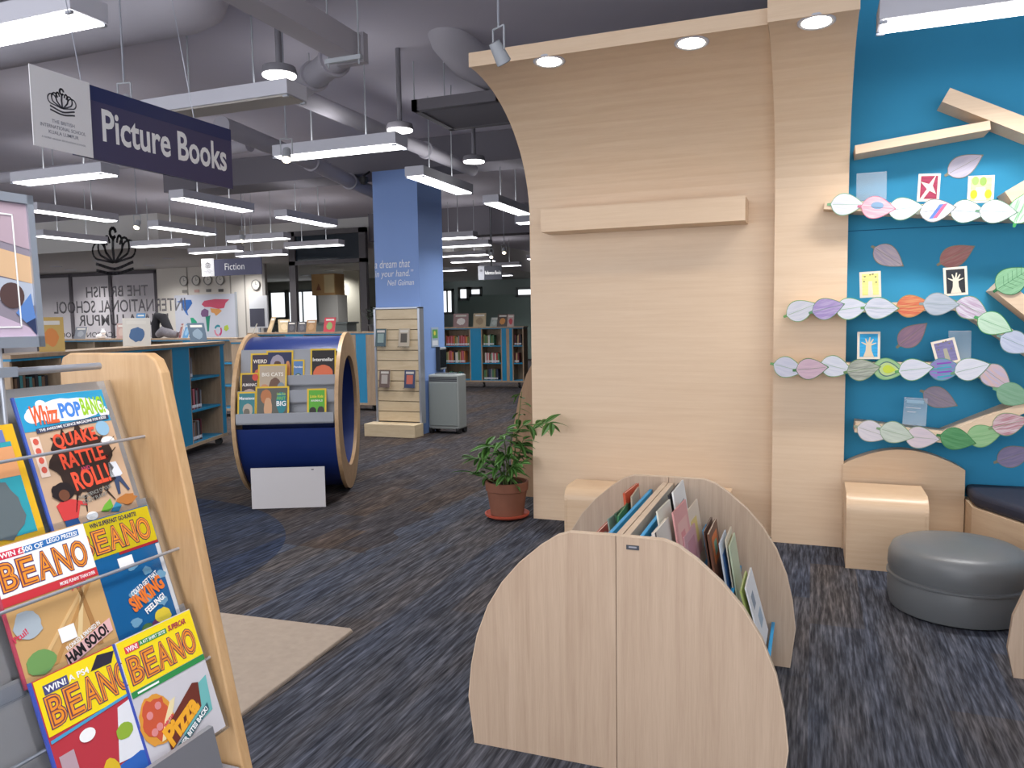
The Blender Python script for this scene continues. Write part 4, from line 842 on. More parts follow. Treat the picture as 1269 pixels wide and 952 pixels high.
# ------------------------------------------------------------------ potted plant
PT = thing('potted_plant', 'leafy green plant in a terracotta pot beside the wide wooden panel', 'plant', (-2.17, 5.48, 0))
bm = BM(); lathe(bm, [(.115, .012), (.14, .012), (.168, .028), (.172, .042), (.162, .044), (.14, .03), (.001, .028)], 36); obj('saucer', bm, TERRA2, PT, True)
bm = BM(); lathe(bm, [(.108, .03), (.125, .03), (.152, .215), (.162, .22), (.165, .285), (.15, .287), (.146, .25), (.135, .245), (.001, .245)], 36); obj('pot', bm, TERRA, PT, True)
bm = BM(); cyl(bm, (0, 0, .24), (0, 0, .256), .142, n=30); obj('soil', bm, SOIL, PT)
def plant_leaf_mesh(L, W):
    bm = BM(); n = 7; mid, lf, rg = [], [], []
    for i in range(n+1):
        s_ = i/n; w_ = W/2*math.sin(math.pi*min(1, s_**.8*1.0))**.8 if 0 < i < n else 0; dz = -.35*L*s_*s_
        mid.append(bm.verts.new((s_*L, 0, dz))); 
        lf.append(bm.verts.new((s_*L, w_, dz+.12*w_)) if w_ else mid[-1]); rg.append(bm.verts.new((s_*L, -w_, dz+.12*w_)) if w_ else mid[-1])
    for i in range(n):
        for side in (lf, rg):
            vs = []
            for v in (mid[i], mid[i+1], side[i+1], side[i]):
                if v not in vs: vs.append(v)
            if len(vs) > 2: bm.faces.new(vs)
    me = bpy.data.meshes.new('leaf'); bm.to_mesh(me); bm.free(); me.materials.append(LEAFG)
    for p in me.polygons: p.use_smooth = True
    return me
LM = [plant_leaf_mesh(.13, .045), plant_leaf_mesh(.105, .038), plant_leaf_mesh(.16, .05)]
def put_leaf(p, az, el, k, s=1):
    o = bpy.data.objects.new('leaf', LM[k]); C.objects.link(o); o.parent = PT
    o.location = p; o.rotation_euler = (random.uniform(-.5, .5), -el, az); o.scale = (s, s, s)
rnd = random.Random(11)
stems = [  # path points relative to the pot, leaves along it; directions matter for the outline
 [(0, 0, .25), (.01, .02, .45), (.03, .03, .62), (.15, -.03, .72), (.30, -.10, .745), (.42, -.16, .765)],
 [(.02, .02, .25), (.05, .05, .5), (.07, .09, .75), (.09, .12, .96)],
 [(-.02, 0, .25), (-.06, 0, .40), (-.16, -.02, .46), (-.27, -.05, .45)],
 [(-.02, .01, .25), (-.03, .02, .42), (-.10, .03, .52), (-.19, .04, .55)],
 [(.0, -.02, .25), (.02, -.05, .36), (.08, -.08, .42), (.15, -.1, .43)],
 [(.01, .0, .25), (.0, .0, .42), (-.02, .02, .58), (.0, .02, .68)],
 [(-.05, .0, .25), (-.14, -.04, .30), (-.24, -.06, .34)],
 [(.03, .0, .25), (.06, .03, .40), (.10, .04, .52), (.12, .05, .60)]]
for s_ in stems:
    bm = BM(); sweep(bm, s_, [.006-.0035*i/(len(s_)-1) for i in range(len(s_))], 7); obj('stem', bm, STEM, PT, True)
    V = [Vector(p) for p in s_]; L = len(V)
    for i in range(1, L):
        d = V[i]-V[i-1]; az = math.atan2(d.y, d.x)
        k = 5 if i < L-1 else 8
        for j in range(k):
            p = V[i-1].lerp(V[i], (j+1)/k)
            if p.z < .3: continue
            put_leaf(p, az+rnd.uniform(-1.9, 1.9), rnd.uniform(-.5, .7), rnd.randrange(3), rnd.uniform(.85, 1.25))
for p, az in (((-.05, -.05, .36), 3.6), ((.1, -.06, .4), -.6), ((.02, -.1, .34), -1.3), ((-.1, -.06, .42), 2.9), ((.05, .0, .55), .4), ((.0, -.04, .5), -2.0), ((-.02, 0, .6), 2.5), ((.04, -.05, .47), -.9)):
    for dz in (-.4, 0, .4): put_leaf(p, az+dz, rnd.uniform(-.2, .8), rnd.randrange(3))
# tall curved board behind the backdrop
t = thing('curved_board', 'tall brown wooden board with a curved edge half hidden behind the wide panel', 'board', (-2.0, 6.2, 0))
bm = BM(); prism(bm, [(-.42, 0), (-.41, .35), (-.38, .62), (-.33, .86), (-.26, 1.05), (-.15, 1.24), (0, 1.38), (.5, 1.5), (.5, 0)], 0, .03, 'Y'); obj('board', bm, wood('brown_ply', (.30, .17, .09), (.40, .24, .13), (8, 8, 1), .5), t)
bm = BM(); bx(bm, -.3, .5, .03, .4, 0, .3); obj('board_base', bm, MATS['brown_ply'], t)

# ------------------------------------------------------------------ bookcases
def bookcase(name, label, loc, rz, bays, h=1.3, d=.34, levels=3, short=0.1, ends=True):
    """bays: ('open'|'blue'|'wood', width); local x along the front, front at y=0, depth to +y"""
    t = thing(name, label, 'bookcase', loc, rz); W = sum(b[1] for b in bays); x = 0
    bm = BM(); bx(bm, -.02, W+.02, -.02, d, h-.03, h); obj('top_board', bm, SHELFW, t)
    bm = BM(); bx(bm, -.01, W+.01, -.012, d-.02, h-.05, h-.03); obj('blue_inlay', bm, CYAN, t)
    bm = BM(); bx(bm, -.02, W+.02, -.01, d, short, short+.035); obj('base_board', bm, SHELFW, t)
    bm = BM(); bx(bm, 0, W, d-.02, d, short+.035, h-.03); obj('back_board', bm, SHELFW, t)
    zs = []
    hh = (h-.05-short-.035)/levels
    for i in range(levels): zs.append(short+.035+i*hh)
    for kind, wd in bays:
        if kind == 'open':
            for k, z in enumerate(zs):
                bm = BM(); bx(bm, x+.012, x+wd-.012, .01, d-.02, z-(.0 if k == 0 else .012), z+.012); obj('shelf', bm, CYAN, t)
        elif kind == 'blue':
            bm = BM(); bx(bm, x+.012, x+wd-.012, -.004, .016, short+.035, h-.05); obj('blue_panel', bm, CYAN, t)
        else:
            bm = BM(); bx(bm, x, x+wd, -.004, .016, short+.035, h-.05); obj('wood_panel', bm, SHELFW, t)
        bm = BM(); bx(bm, x-.012, x+.012, 0, d-.02, short+.035, h-.05); obj('upright', bm, SHELFW, t)
        x += wd
    bm = BM(); bx(bm, W-.012, W+.012, 0, d-.02, short+.035, h-.05); obj('upright', bm, SHELFW, t)
    for xx in (.12, W/2, W-.12):
        bm = BM(); cyl(bm, (xx-.018, .06, .045), (xx+.018, .06, .045), .045, n=16); bx(bm, xx-.02, xx+.02, .04, .08, .05, short); obj('castor', bm, BLACK, t)
    return t, Matrix.Translation(loc) @ Matrix.Rotation(rz, 4, 'Z'), [z+.012 for z in zs], hh
COLS = {'red': 'a8483f', 'pink': 'c06a78', 'orange': 'c47a45', 'olive green': '6f7a4a', 'green': '4a7a5a', 'tan': 'b59a72', 'black': '2a2a30', 'grey': '7f7f86', 'navy': '34425f', 'white': 'cfcbc4', 'yellow': 'c9b84a', 'maroon': '6a3038', 'teal': '3f7f86', 'brown': '6a5444'}
def shelf_books(mw, x0, x1, z, hmax, names, where, group, seed, label_tag=True):
    rnd = random.Random(seed); x = x0; i = 0
    while x < x1:
        c = names[i % len(names)]; th = rnd.uniform(.026, .042); hh = hmax*rnd.uniform(.84, .99); lean = rnd.choice((0, 0, 0, 2, -2))
        m = mw @ Matrix.Translation((x, .05, z)) @ Matrix.Rotation(R(lean), 4, 'Y')
        t = thing('shelf_book', '%s book %s' % (c, where), 'book', group=group, mw=m)
        bm = BM(); bx(bm, .002, th-.002, .004, .16, .003, hh-.003); obj('pages', bm, PAGES, t)
        bm = BM(); bx(bm, 0, th, 0, .004, 0, hh); bx(bm, 0, .002, 0, .163, 0, hh); bx(bm, th-.002, th, 0, .163, 0, hh); obj('cover', bm, P(COLS[c], .5), t)
        bm = BM(); bx(bm, .003, th-.003, -.0012, 0, .02, .055); obj('spine_label', bm, PAPER, t)
        x += th+.002; i += 1
# near-side left bookcase: front line runs along (-.317,.948)
ang = math.atan2(.948, -.317)
loc = (-5.74, 4.21, 0)
LB, mLB, zL, hL = bookcase('low_bookcase', 'low bookcase with blue panels and blue shelves beside the blue wheel', loc, ang, [('open', .62), ('blue', .3), ('open', .62), ('wood', .12), ('blue', .3), ('open', .62), ('blue', .42), ('open', .84), ('blue', .12)], 1.3)
xb = .62+.3+.62+.12+.3+.62+.42
for lev, names, sd in ((0, ['grey', 'black', 'maroon', 'grey', 'brown', 'black'], 3), (1, ['black', 'grey', 'black', 'maroon', 'pink', 'black', 'grey', 'maroon'], 4), (2, ['pink', 'yellow', 'navy', 'grey'], 5)):
    wh = ORD[lev]; shelf_books(mLB, xb+.03, xb+(.34 if lev < 2 else .16), zL[lev], hL*.68, names, 'on the %s shelf up of the bookcase beside the blue wheel' % wh, 'books in the low bookcase beside the wheel, %s shelf' % wh, sd)
shelf_books(mLB, 1.99, 2.35, zL[1], hL*.66, ['navy', 'grey', 'tan', 'maroon'], 'in the low bookcase behind the magazine stand', 'books in the low bookcase behind the stand', 8)
shelf_books(mLB, .1, .5, zL[2], hL*.66, ['brown', 'black', 'teal'], 'in the end bay of the low bookcase behind the framed sign', 'books in the low bookcase end bay', 9)
# right far bookcase
RB, mRB, zR, hR = bookcase('low_bookcase', 'far low bookcase with blue panels near the green glazed side room', (-7.95, 16.25, 0), R(3), [('open', .66), ('blue', .28), ('open', .47), ('blue', .13), ('wood', .05), ('blue', .09), ('open', .24)], 1.38, levels=3, short=.13)
far = 'of the far bookcase'
shelf_books(mRB, .06, .60, zR[2], hR*.62, ['red', 'pink', 'red', 'pink', 'red', 'orange', 'olive green', 'tan', 'grey'], 'on the top shelf in the first bay '+far, 'books in the far bookcase, top shelf', 21)
shelf_books(mRB, .04, .5, zR[1], hR*.72, ['olive green', 'tan', 'red', 'pink', 'orange', 'black', 'white', 'white'], 'on the middle shelf in the first bay '+far, 'books in the far bookcase, middle shelf', 22)
shelf_books(mRB, .12, .4, zR[0], hR*.5, ['green', 'teal', 'black'], 'on the bottom shelf in the first bay '+far, 'books in the far bookcase, bottom shelf', 23)
shelf_books(mRB, .97, 1.2, zR[2], hR*.68, ['olive green', 'green', 'olive green', 'white', 'green'], 'on the top shelf in the second bay '+far, 'books in the far bookcase, top shelf', 24)
shelf_books(mRB, 1.0, 1.32, zR[1], hR*.6, ['white', 'pink', 'white', 'red', 'green'], 'on the middle shelf in the second bay '+far, 'books in the far bookcase, middle shelf', 25)
shelf_books(mRB, .97, 1.28, zR[0], hR*.66, ['green', 'olive green', 'black', 'navy', 'grey'], 'on the bottom shelf in the second bay '+far, 'books in the far bookcase, bottom shelf', 26)
shelf_books(mRB, 1.7, 1.86, zR[2], hR*.66, ['maroon', 'black', 'tan'], 'on the top shelf in the third bay '+far, 'books in the far bookcase, top shelf', 27)
shelf_books(mRB, 1.7, 1.8, zR[1], hR*.66, ['maroon', 'tan'], 'on the middle shelf in the third bay '+far, 'books in the far bookcase, middle shelf', 28)
# middle rows behind
bookcase('low_bookcase', 'long low bookcase of teal panels in front of the grey partition', (-13.2, 10.3, 0), 0, [('blue', .5), ('open', .8), ('open', .8), ('blue', .4), ('open', .8), ('blue', .35), ('open', .8)], 1.3)
bookcase('low_bookcase', 'low bookcase with blue and wooden panels behind the blue wheel', (-9.6, 11.6, 0), 0, [('open', .8), ('blue', .4), ('open', .8), ('wood', .25), ('blue', .22), ('wood', .2)], 1.36)
bookcase('low_bookcase', 'low bookcase with a blue end panel between the wheel and the first bookcase', (-7.42, 8.62, 0), R(12), [('wood', .28), ('blue', .34), ('open', .7), ('wood', .1)], 1.3)

# ------------------------------------------------------------------ things standing on the bookcases
def stand_book(label, x, y, z, wd, ht, col, deco='d8d4cc', tilt=15, yaw=0, stand=True, name='display_book'):
    m = Matrix.Translation((x, y, z)) @ Matrix.Rotation(R(yaw), 4, 'Z') @ Matrix.Rotation(R(90-tilt), 4, 'X')
    t = thing(name, label, 'book', group='books displayed on top of the bookcases', mw=m)
    bm = BM(); bx(bm, -wd/2, wd/2, .0, ht, -.012, -.002); obj('pages', bm, PAGES, t)
    bm = BM(); bx(bm, -wd/2-.002, wd/2+.002, 0, ht+.002, -.002, 0); obj('cover', bm, P(col, .45), t)
    flat('cover_picture', burst(0, ht*.42, wd*.28, ht*.26, 18, .12, int(abs(x*50)) % 17), .0006, P(deco), t)
    flat('title_block', rect(-wd*.36, ht*.78, wd*.36, ht*.9), .0006, P('d9d6cf'), t)
    if stand:
        s_ = math.sin(R(tilt)); bm = BM(); prism(bm, [(.0, -.012), (ht*.8, -.012), (ht*.05, -.012-ht*.42)], -.006, .006, 'X'); obj('easel_leg', bm, ACRYL, t)
    return t
def lbp(s, dd=.17): 
    v = mLB @ Vector((s, dd, 1.30)); return v.x, v.y, v.z
x, y, z = lbp(2.15, .15); stand_book('white book with a blue figure on its cover, on the low bookcase beside the wheel', x, y, z, .26, .30, 'd2cfc8', '4a6a94', 14, 42)
x, y, z = lbp(.75, .15); t = stand_book('yellow and orange folded booklet on the low bookcase beside the framed sign', x, y, z, .19, .30, 'c9a860', 'd98a4a', 12, 52)
x, y, z = lbp(3.72, .2); stand_book('slate blue patterned book leaning back on the low bookcase end', x, y, z, .2, .26, '56687a', '7f93a4', 25, 60)
stand_book('blue book in a wooden easel on the bookcase behind the slate blue book', -7.28, 8.83, 1.3, .17, .24, '6a8094', 'b9a282', 22, -50)
stand_book('sky blue book high on an easel on the long teal bookcase', -11.1, 10.57, 1.5, .2, .24, '4a86b8', '7fb0d4', 10, 0)
bm = BM(); t = thing('book_box', 'small grey box under the sky blue book on the long teal bookcase', 'box', (-11.1, 10.57, 1.3)); bx(bm, -.14, .14, -.06, .06, 0, .18); obj('box_body', bm, P('77787e'), t); bm = BM(); bx(bm, -.145, .145, -.065, .065, .18, .2); obj('lid', bm, P('5f6066'), t)
stand_book('red book leaning on the long teal bookcase', -11.15, 10.36, 1.3, .22, .2, 'b8433f', 'd98a7a', 20, 10)
stand_book('dusty pink book leaning on the long teal bookcase', -11.42, 10.45, 1.3, .15, .27, 'b89a94', 'c9b4ac', 12, 30)
stand_book('grey book lying back on the long teal bookcase', -12.48, 10.5, 1.3, .28, .22, '7b808a', '9a9fa8', 15, 0)
stand_book('red slim book leaning on the long teal bookcase beside the map', -10.15, 10.5, 1.3, .12, .25, 'a86a68', 'c99a94', 14, -30)
stand_book('blue book fanned open on the long teal bookcase beside the map', -9.98, 10.45, 1.3, .18, .25, '5a94c4', '8fb8d8', 18, -20)
t = thing('white_figurine', 'small white animal figurine on the long teal bookcase', 'figurine', (-11.9, 10.45, 1.3))
bm = BM(); lathe(bm, [(.05, 0), (.08, .02), (.085, .05), (.05, .08), (.001, .09)], 18); obj('body', bm, WHITE, t, True)
bm = BM(); bmesh.ops.create_icosphere(bm, subdivisions=2, radius=.045, matrix=Matrix.Translation((.06, 0, .11))); obj('head', bm, WHITE, t, True)
bm = BM(); cyl(bm, (.045, 0, .14), (.035, 0, .19), .014, .004, 8); cyl(bm, (.08, 0, .14), (.085, 0, .19), .014, .004, 8); obj('ears', bm, WHITE, t, True)
t = thing('soft_toy', 'black and grey slumped soft toy on the long teal bookcase', 'toy', (-10.55, 10.5, 1.3))
bm = BM(); sweep(bm, [(-.13, 0, .0), (-.12, 0, .25), (-.05, 0, .38), (.06, 0, .36), (.13, 0, .22), (.2, 0, .12)], [.06, .07, .08, .08, .075, .06], 14); obj('arched_body', bm, mat('toy_black', hx('2b2a2f'), .9), t, True)
bm = BM(); sweep(bm, [(-.02, -.05, .05), (.1, -.05, .12), (.22, -.04, .08), (.36, 0, .05)], [.06, .09, .08, .05], 14); obj('grey_limbs', bm, mat('toy_grey', hx('77747a'), .9, var=.3, scale=30), t, True)
for lab, x, wd, ht, c, dc, ti, yw in (('red book with green print on the bookcase behind the blue wheel', -7.98, .23, .26, 'c4424f', '8fae6a', 14, 0), ('tan board book on an easel behind the blue wheel', -8.36, .2, .22, 'a3805c', 'b5946f', 12, 0),
        ('first dark grey boxed book behind the blue wheel', -8.77, .17, .19, '4a4a50', '5f5f66', 8, 0), ('second dark grey boxed book behind the blue wheel', -8.55, .17, .19, '55555c', '6a6a72', 8, 0), ('tan book spread open on an easel behind the blue wheel', -9.27, .24, .3, 'b09a78', 'c4b08e', 20, -35), ('pale oak book stand leaning behind the blue wheel', -8.92, .2, .26, 'b8a482', 'cbb896', 26, 40)):
    stand_book(lab, x, 11.75, 1.36, wd, ht, c, dc, ti, yw)
for lab, x, wd, ht, c, dc, ti in (('grey-pink framed picture book with a white arch on the far bookcase', -7.58, .37, .31, '9a7f80', 'dcd8d6', 8), ('beige framed picture book on the far bookcase', -7.11, .30, .31, 'b3a284', '9c8a70', 8), ('pale grey book leaning on the far bookcase', -6.76, .18, .24, '9aa6a2', 'b4bdb9', 30), ('dark book with orange print leaning on the far bookcase', -6.56, .24, .30, '4a3f3a', 'c98a4a', 20), ('red and white book standing on the far bookcase', -6.35, .15, .27, 'bfa8a4', 'c24a56', 8)):
    stand_book(lab, x, 16.42, 1.38, wd, ht, c, dc, ti, 3)
# plant on the far bookcase behind the pillar
t = thing('bushy_plant', 'dark bushy pot plant on the bookcase beside the blue pillar', 'plant', (-7.1, 11.8, 1.36)); rnd = random.Random(4)
bm = BM(); lathe(bm, [(.07, 0), (.09, .1), (.1, .1), (.1, .12), (.001, .11)], 20); obj('pot', bm, P('4a4a4c'), t, True)
bm = BM()
for i in range(130):
    a, e, r_ = rnd.uniform(0, 6.28), rnd.uniform(-.3, 1.4), rnd.uniform(.05, .2)
    p = Vector((r_*math.cos(a)*math.cos(e), r_*math.sin(a)*math.cos(e), .22+r_*math.sin(e))); d = Vector((math.cos(a), math.sin(a), .4)).normalized(); s_ = d.cross(Vector((0, 0, 1))).normalized()*.016
    vs = [bm.verts.new(v) for v in (p, p+d*.04+s_, p+d*.09, p+d*.04-s_)]; bm.faces.new(vs)
o = obj('foliage', bm, mat('dark_foliage', hx('2f4030'), .7), t); o['kind'] = 'stuff'

# ------------------------------------------------------------------ far wall: map, clocks, notice stand
t = thing('world_map', 'coloured world map poster on the cream back wall', 'map', mw=frame((-17.5, 17.985, 1.14), (1, 0, 0), (0, 0, 1)))
bm = BM(); bx(bm, 0, 2.2, 0, 1.26, -.004, 0); obj('sheet', bm, mat('map_sheet', hx('c9cbd6'), .6), t); bm = BM(); bx(bm, 2.2, 2.26, -.05, 1.3, -.01, .02); obj('edge_rail', bm, GREYM, t)
conts = [('3a6ab0', [(.08, 1.08), (.3, 1.12), (.62, 1.12), (.66, 1.02), (.55, .9), (.45, .8), (.5, .66), (.42, .7), (.32, .85), (.26, 1.02)]), ('2fa07a', [(.56, .6), (.66, .6), (.8, .48), (.76, .36), (.7, .2), (.62, .22), (.6, .4)]),
 ('7a5a80', [(.98, .8), (1.1, .86), (1.24, .8), (1.22, .62), (1.0, .62), (.95, .7)]), ('2f8a72', [(1.12, .62), (1.3, .66), (1.26, .5), (1.22, .2), (1.16, .2)]), ('c8506a', [(1.0, .98), (1.1, 1.08), (1.5, 1.12), (2.0, 1.1), (1.86, 1.0), (1.8, .86), (1.6, .84), (1.3, .9), (1.1, .9)]),
 ('d99a5a', [(1.3, .86), (1.62, .84), (1.72, .78), (1.6, .7), (1.5, .64), (1.44, .72), (1.34, .74)]), ('b4c84a', [(1.78, .34), (1.9, .38), (1.94, .26), (1.84, .2), (1.76, .24)])]
for c, pts in conts: flat('continent', pts, .002, P(c), t, .002)
flat('inset_disc', disc(.4, .24, .13), .002, P('dcdce4'), t, .002)
for k, c in enumerate(('c8407a', '3a8a9a', 'd9889a')): flat('ring_chart', [(1.55+r_*math.cos(a), .22+r_*1.2*math.sin(a)) for r_, rng in ((.14, range(0, 7)), (.09, range(6, -1, -1))) for a in [k*2.1-1.2+i*.3 for i in rng]], .002, P(c), t, .002)
for i, (x, z) in enumerate(((-17.10, 2.81), (-16.65, 2.81), (-16.22, 2.81), (-15.78, 2.80), (-14.55, 2.62))):
    t = thing('wall_clock', '%s round wall clock from the grey partition, above the world map' % ORD[i] if i < 4 else 'round pale wall clock above the notice screen on the cream wall', 'clock', group='wall clocks on the cream wall', mw=frame((x, 17.98, z), (1, 0, 0), (0, 0, 1)))
    bm = BM(); lathe(bm, [(.14, 0), (.15, .02), (.145, .035), (.125, .035), (.12, .02), (.001, .02)], 28); obj('case', bm, P('8f8c88'), t, True)
    flat('face', disc(0, 0, .12, n=24), .021, P('d9d4cc'), t); flat('hand', [(-.005, 0), (.005, 0), (.003, .09), (-.003, .09)], .023, BLACKINK, t, .002); flat('hand', [(0, -.005), (.06, .02), (.06, .026), (0, .005)], .023, BLACKINK, t, .002)
    flat('name_plate', rect(-.09, -.34, .09, -.26), .0, P(('8f8a84', 'c9a49a', '6f6c6a', '55524f', 'd9d6d0')[i]), t, .006)
t = thing('notice_screen', 'white and dark notice screen standing before the cream wall', 'screen', (-14.2, 17.6, 0))
bm = BM(); bx(bm, -.3, .3, 0, .05, 1.42, 2.3); obj('panel', bm, mat('white_notice_face', hx('d8d8dc'), .4), t); bm = BM(); bx(bm, -.29, .2, -.006, 0, 1.46, 1.95); obj('dark_image', bm, P('4a4a58'), t); bm = BM(); bx(bm, -.03, .03, .0, .05, 0, 1.42); bx(bm, -.25, .25, -.15, .2, 0, .03); obj('stand', bm, GREYM, t)  # plain white panel with a dark image low on it
# far glazed room contents
t = thing('wooden_box_display', 'tan wooden box display with a brown triangle mark in the far room', 'display', (-13.44, 19.8, 0))
bm = BM(); bx(bm, -.55, .26, 0, .5, 2.35, 2.98); obj('box_body', bm, mat('tan_box', hx('b08a5c'), .7), t); bm = BM(); bx(bm, -.1, .24, -.02, 0, 2.42, 2.95); obj('cream_face', bm, P('c9b48a'), t); flatm = BM(); prism(flatm, [(-.38, 2.5), (-.22, 2.5), (-.3, 2.7)], -.02, -.0, 'Y'); obj('triangle_mark', flatm, P('7a4a34'), t)
bm = BM(); bx(bm, -.34, .34, 0, .5, 0, 2.35); obj('cabinet', bm, mat('grey_cabinet', hx('b3b0ab'), .6), t)
t = thing('reception_counter', 'long pale grey counter in the far glazed room', 'counter', (-14.2, 19.0, 0))
bm = BM(); bx(bm, -1.6, 1.9, 0, .5, 0, 1.5); obj('counter_body', bm, P('98a09c'), t); bm = BM(); bx(bm, -1.65, 1.95, -.05, .55, 1.5, 1.55); obj('counter_top', bm, P('6f7674'), t)

# ------------------------------------------------------------------ ceiling services
SL = {(-3.94, 6.05): 'lit strip light hanging before the top of the blue pillar', (-7.13, 5.93): 'lit strip light hanging below the school plate of the Picture Books sign', (-3.94, 2.95): 'large lit strip light hanging above the Picture Books sign', (.92, 4.66): 'lit strip light hanging before the blue wall of branches', (-3.87, 7.95): 'slanting lit strip light hanging beside the top of the blue pillar', (-3.87, 10.0): 'lit strip light between the blue pillar and the wooden canopy', (-7.05, 7.98): 'lit strip light hanging under the end of the Picture Books sign', (-9.1, 13.0): 'lit strip light hanging before the dark framed high window', (-9.37, 7.92): 'lit strip light hanging beside the framed poster sign'}
def strip(x, y, along, lit=True, z=3.0, L=1.22, wd=.19):
    rz = 0 if along == 'x' else R(90)
    t = thing('strip_light', SL.get((x, y), 'distant lit strip light hanging over the back bookcases' if y < 16 else 'lit strip light of a partly added set in the room beyond the far bookcase') if lit else 'unlit suspended strip light near the Picture Books sign', 'ceiling light', (x, y, z), rz, 'suspended strip lights')
    bm = BM(); bx(bm, -L/2-.02, L/2+.02, -wd/2-.015, wd/2+.015, .012, .11); obj('housing', bm, WHITEM, t, bevel=.004)
    bm = BM(); bx(bm, -L/2, L/2, -wd/2, wd/2, 0, .014); obj('diffuser', bm, LAMP if lit else mat('unlit_diffuser', hx('a9a39c'), .5), t)
    for sx_ in (-1, 1):
        bm = BM(); cyl(bm, (sx_*.28, 0, .11), (sx_*.28, 0, 3.9-z), .006, n=8); obj('hanger_rod', bm, GREYM, t)
        for sy in (-1, 1):
            bm = BM(); bx(bm, sx_*L/2-.02, sx_*L/2+.02, sy*wd/2-.012, sy*wd/2+.006, -.008, .004); obj('clip', bm, CHROME, t)
    if lit:
        ld = bpy.data.lights.new('strip_lamp', 'AREA'); ld.shape = 'RECTANGLE'; ld.size = L; ld.size_y = wd; ld.energy = STRIP_W; ld.color = (1, .985, .97); ld.spread = R(130)
        lo = bpy.data.objects.new('strip_lamp', ld); C.objects.link(lo); lo.parent = t; lo.location = (0, 0, -.012)
        # added upward light that brightens the ceiling above each lit strip
        lu = bpy.data.lights.new('added_uplight', 'AREA'); lu.shape = 'RECTANGLE'; lu.size = L; lu.size_y = wd; lu.energy = STRIP_W*.11; lu.color = (1, .985, .97)
        uo = bpy.data.objects.new('added_uplight', lu); C.objects.link(uo); uo.parent = t; uo.location = (0, 0, .125); uo.rotation_euler = (math.pi, 0, 0)
for x, y, a in ((-3.94, 6.05, 'x'), (-7.13, 5.93, 'x'), (-3.94, 2.95, 'x'), (.92, 4.66, 'x'), (-11.5, 13.0, 'x'), (-9.26, 11.55, 'x'), (-11.42, 11.45, 'x'), (-11.23, 14.1, 'x'), (-9.1, 13.0, 'x'),
                (-3.87, 7.95, 'y'), (-3.87, 10.0, 'y'), (-7.05, 7.98, 'y'), (-7.0, 9.86, 'y'), (-9.37, 9.9, 'y'), (-9.37, 7.92, 'y'), (-11.85, 9.95, 'y'), (-3.7, 11.55, 'x'), (-6.62, 14.45, 'x'), (-6.3, 13.0, 'x'), (-.6, 1.1, 'x')):
    strip(x, y, a)
strip(-3.87, 4.5, 'x', False)
def far_downlight(x, y, z):
    t = thing('recessed_downlight', 'small recessed downlight in the pale lower ceiling at the back', 'ceiling light', (x, y, z), 0, 'recessed downlights at the back')
    bm = BM(); lathe(bm, [(.12, 0), (.15, 0), (.15, -.01), (.12, -.01)], 20); obj('trim_ring', bm, WHITEM, t); bm = BM(); cyl(bm, (0, 0, -.008), (0, 0, -.002), .12, n=20); obj('lens', bm, LAMPC, t)
    ld = bpy.data.lights.new('downlight_lamp', 'SPOT'); ld.energy = 170; ld.spot_size = R(150); ld.spot_blend = .8; ld.shadow_soft_size = .1; lo = bpy.data.objects.new('downlight_lamp', ld); C.objects.link(lo); lo.parent = t; lo.location = (0, 0, -.03)
for x, y in ((-17.0, 15.0), (-15.1, 15.4), (-17.2, 16.8), (-14.6, 17.2), (-12.2, 18.6), (-14.5, 21.5), (-19.5, 15.8), (-16.5, 23.0), (-21.2, 15.2), (-22.8, 16.2), (-20.4, 17.0), (-18.6, 13.8)): far_downlight(x, y, 3.199)
for x, y in ((-8.0, 17.6), (-8.6, 19.5), (-6.4, 19.5), (-8.6, 21.5), (-10.8, 22.5), (-7.2, 24.5), (-10.6, 26.0), (-8.6, 26.5)): strip(x, y, 'x', z=3.1)  # some of these strips are added to brighten the dark side room
# round pendants
def pendant(x, y, z, lab):
    t = thing('round_pendant', lab, 'ceiling light', (x, y, z), 0, 'round pendant downlights')
    bm = BM(); lathe(bm, [(.118, .0), (.12, .01), (.11, .05), (.06, .065), (.025, .07), (.001, .07)], 30); obj('shade', bm, mat('pendant_grey', hx('77757c'), .6), t, True)
    bm = BM(); cyl(bm, (0, 0, -.010), (0, 0, -.001), .112, n=30); obj('lens', bm, LAMPC, t)
    bm = BM(); cyl(bm, (0, 0, .07), (0, 0, 3.9-z), .022, n=12); obj('conduit', bm, MATS['pendant_grey'], t)
    ld = bpy.data.lights.new('pendant_lamp', 'SPOT'); ld.energy = PEND_W*4; ld.spot_size = R(110); ld.spot_blend = .7; ld.shadow_soft_size = .1; lo = bpy.data.objects.new('pendant_lamp', ld); C.objects.link(lo); lo.parent = t; lo.location = (0, 0, -.02)
for x, y, lab in ((-3.43, 4.57, 'round pendant downlight hanging above the unlit strip light'), (-3.44, 6.26, 'round pendant downlight hanging above the strip light before the pillar'), (-3.4, 7.79, 'round pendant downlight hanging under the ventilation grille')): pendant(x, y, 3.2, lab)
# small spotlights on rods
def spot(x, y, z, label, lit=True, az=0, til=35):
    t = thing('spotlight', label, 'spotlight', (x, y, z), R(az), 'small spotlights on rods')
    bm = BM(); cyl(bm, (0, 0, .14), (0, 0, 3.9-z), .006, n=8); obj('rod', bm, CHROME, t)
    bm = BM()
    for a, b in (((-.045, 0, 0), (-.045, 0, .12)), ((.045, 0, 0), (.045, 0, .12)), ((-.045, 0, .12), (.045, 0, .12)), ((0, 0, .12), (0, 0, .15))): cyl(bm, a, b, .005, n=8)
    obj('yoke', bm, GREYM, t)
    d = Vector((0, -math.sin(R(til)), -math.cos(R(til))))
    bm = BM(); cyl(bm, -d*.05, d*.06, .03, .04, 20); obj('lamp_head', bm, GREYM, t, True)
    bm = BM(); cyl(bm, d*.06, d*.064, .034, n=20); obj('lens', bm, LAMPW if lit else P('55565c', .3), t)
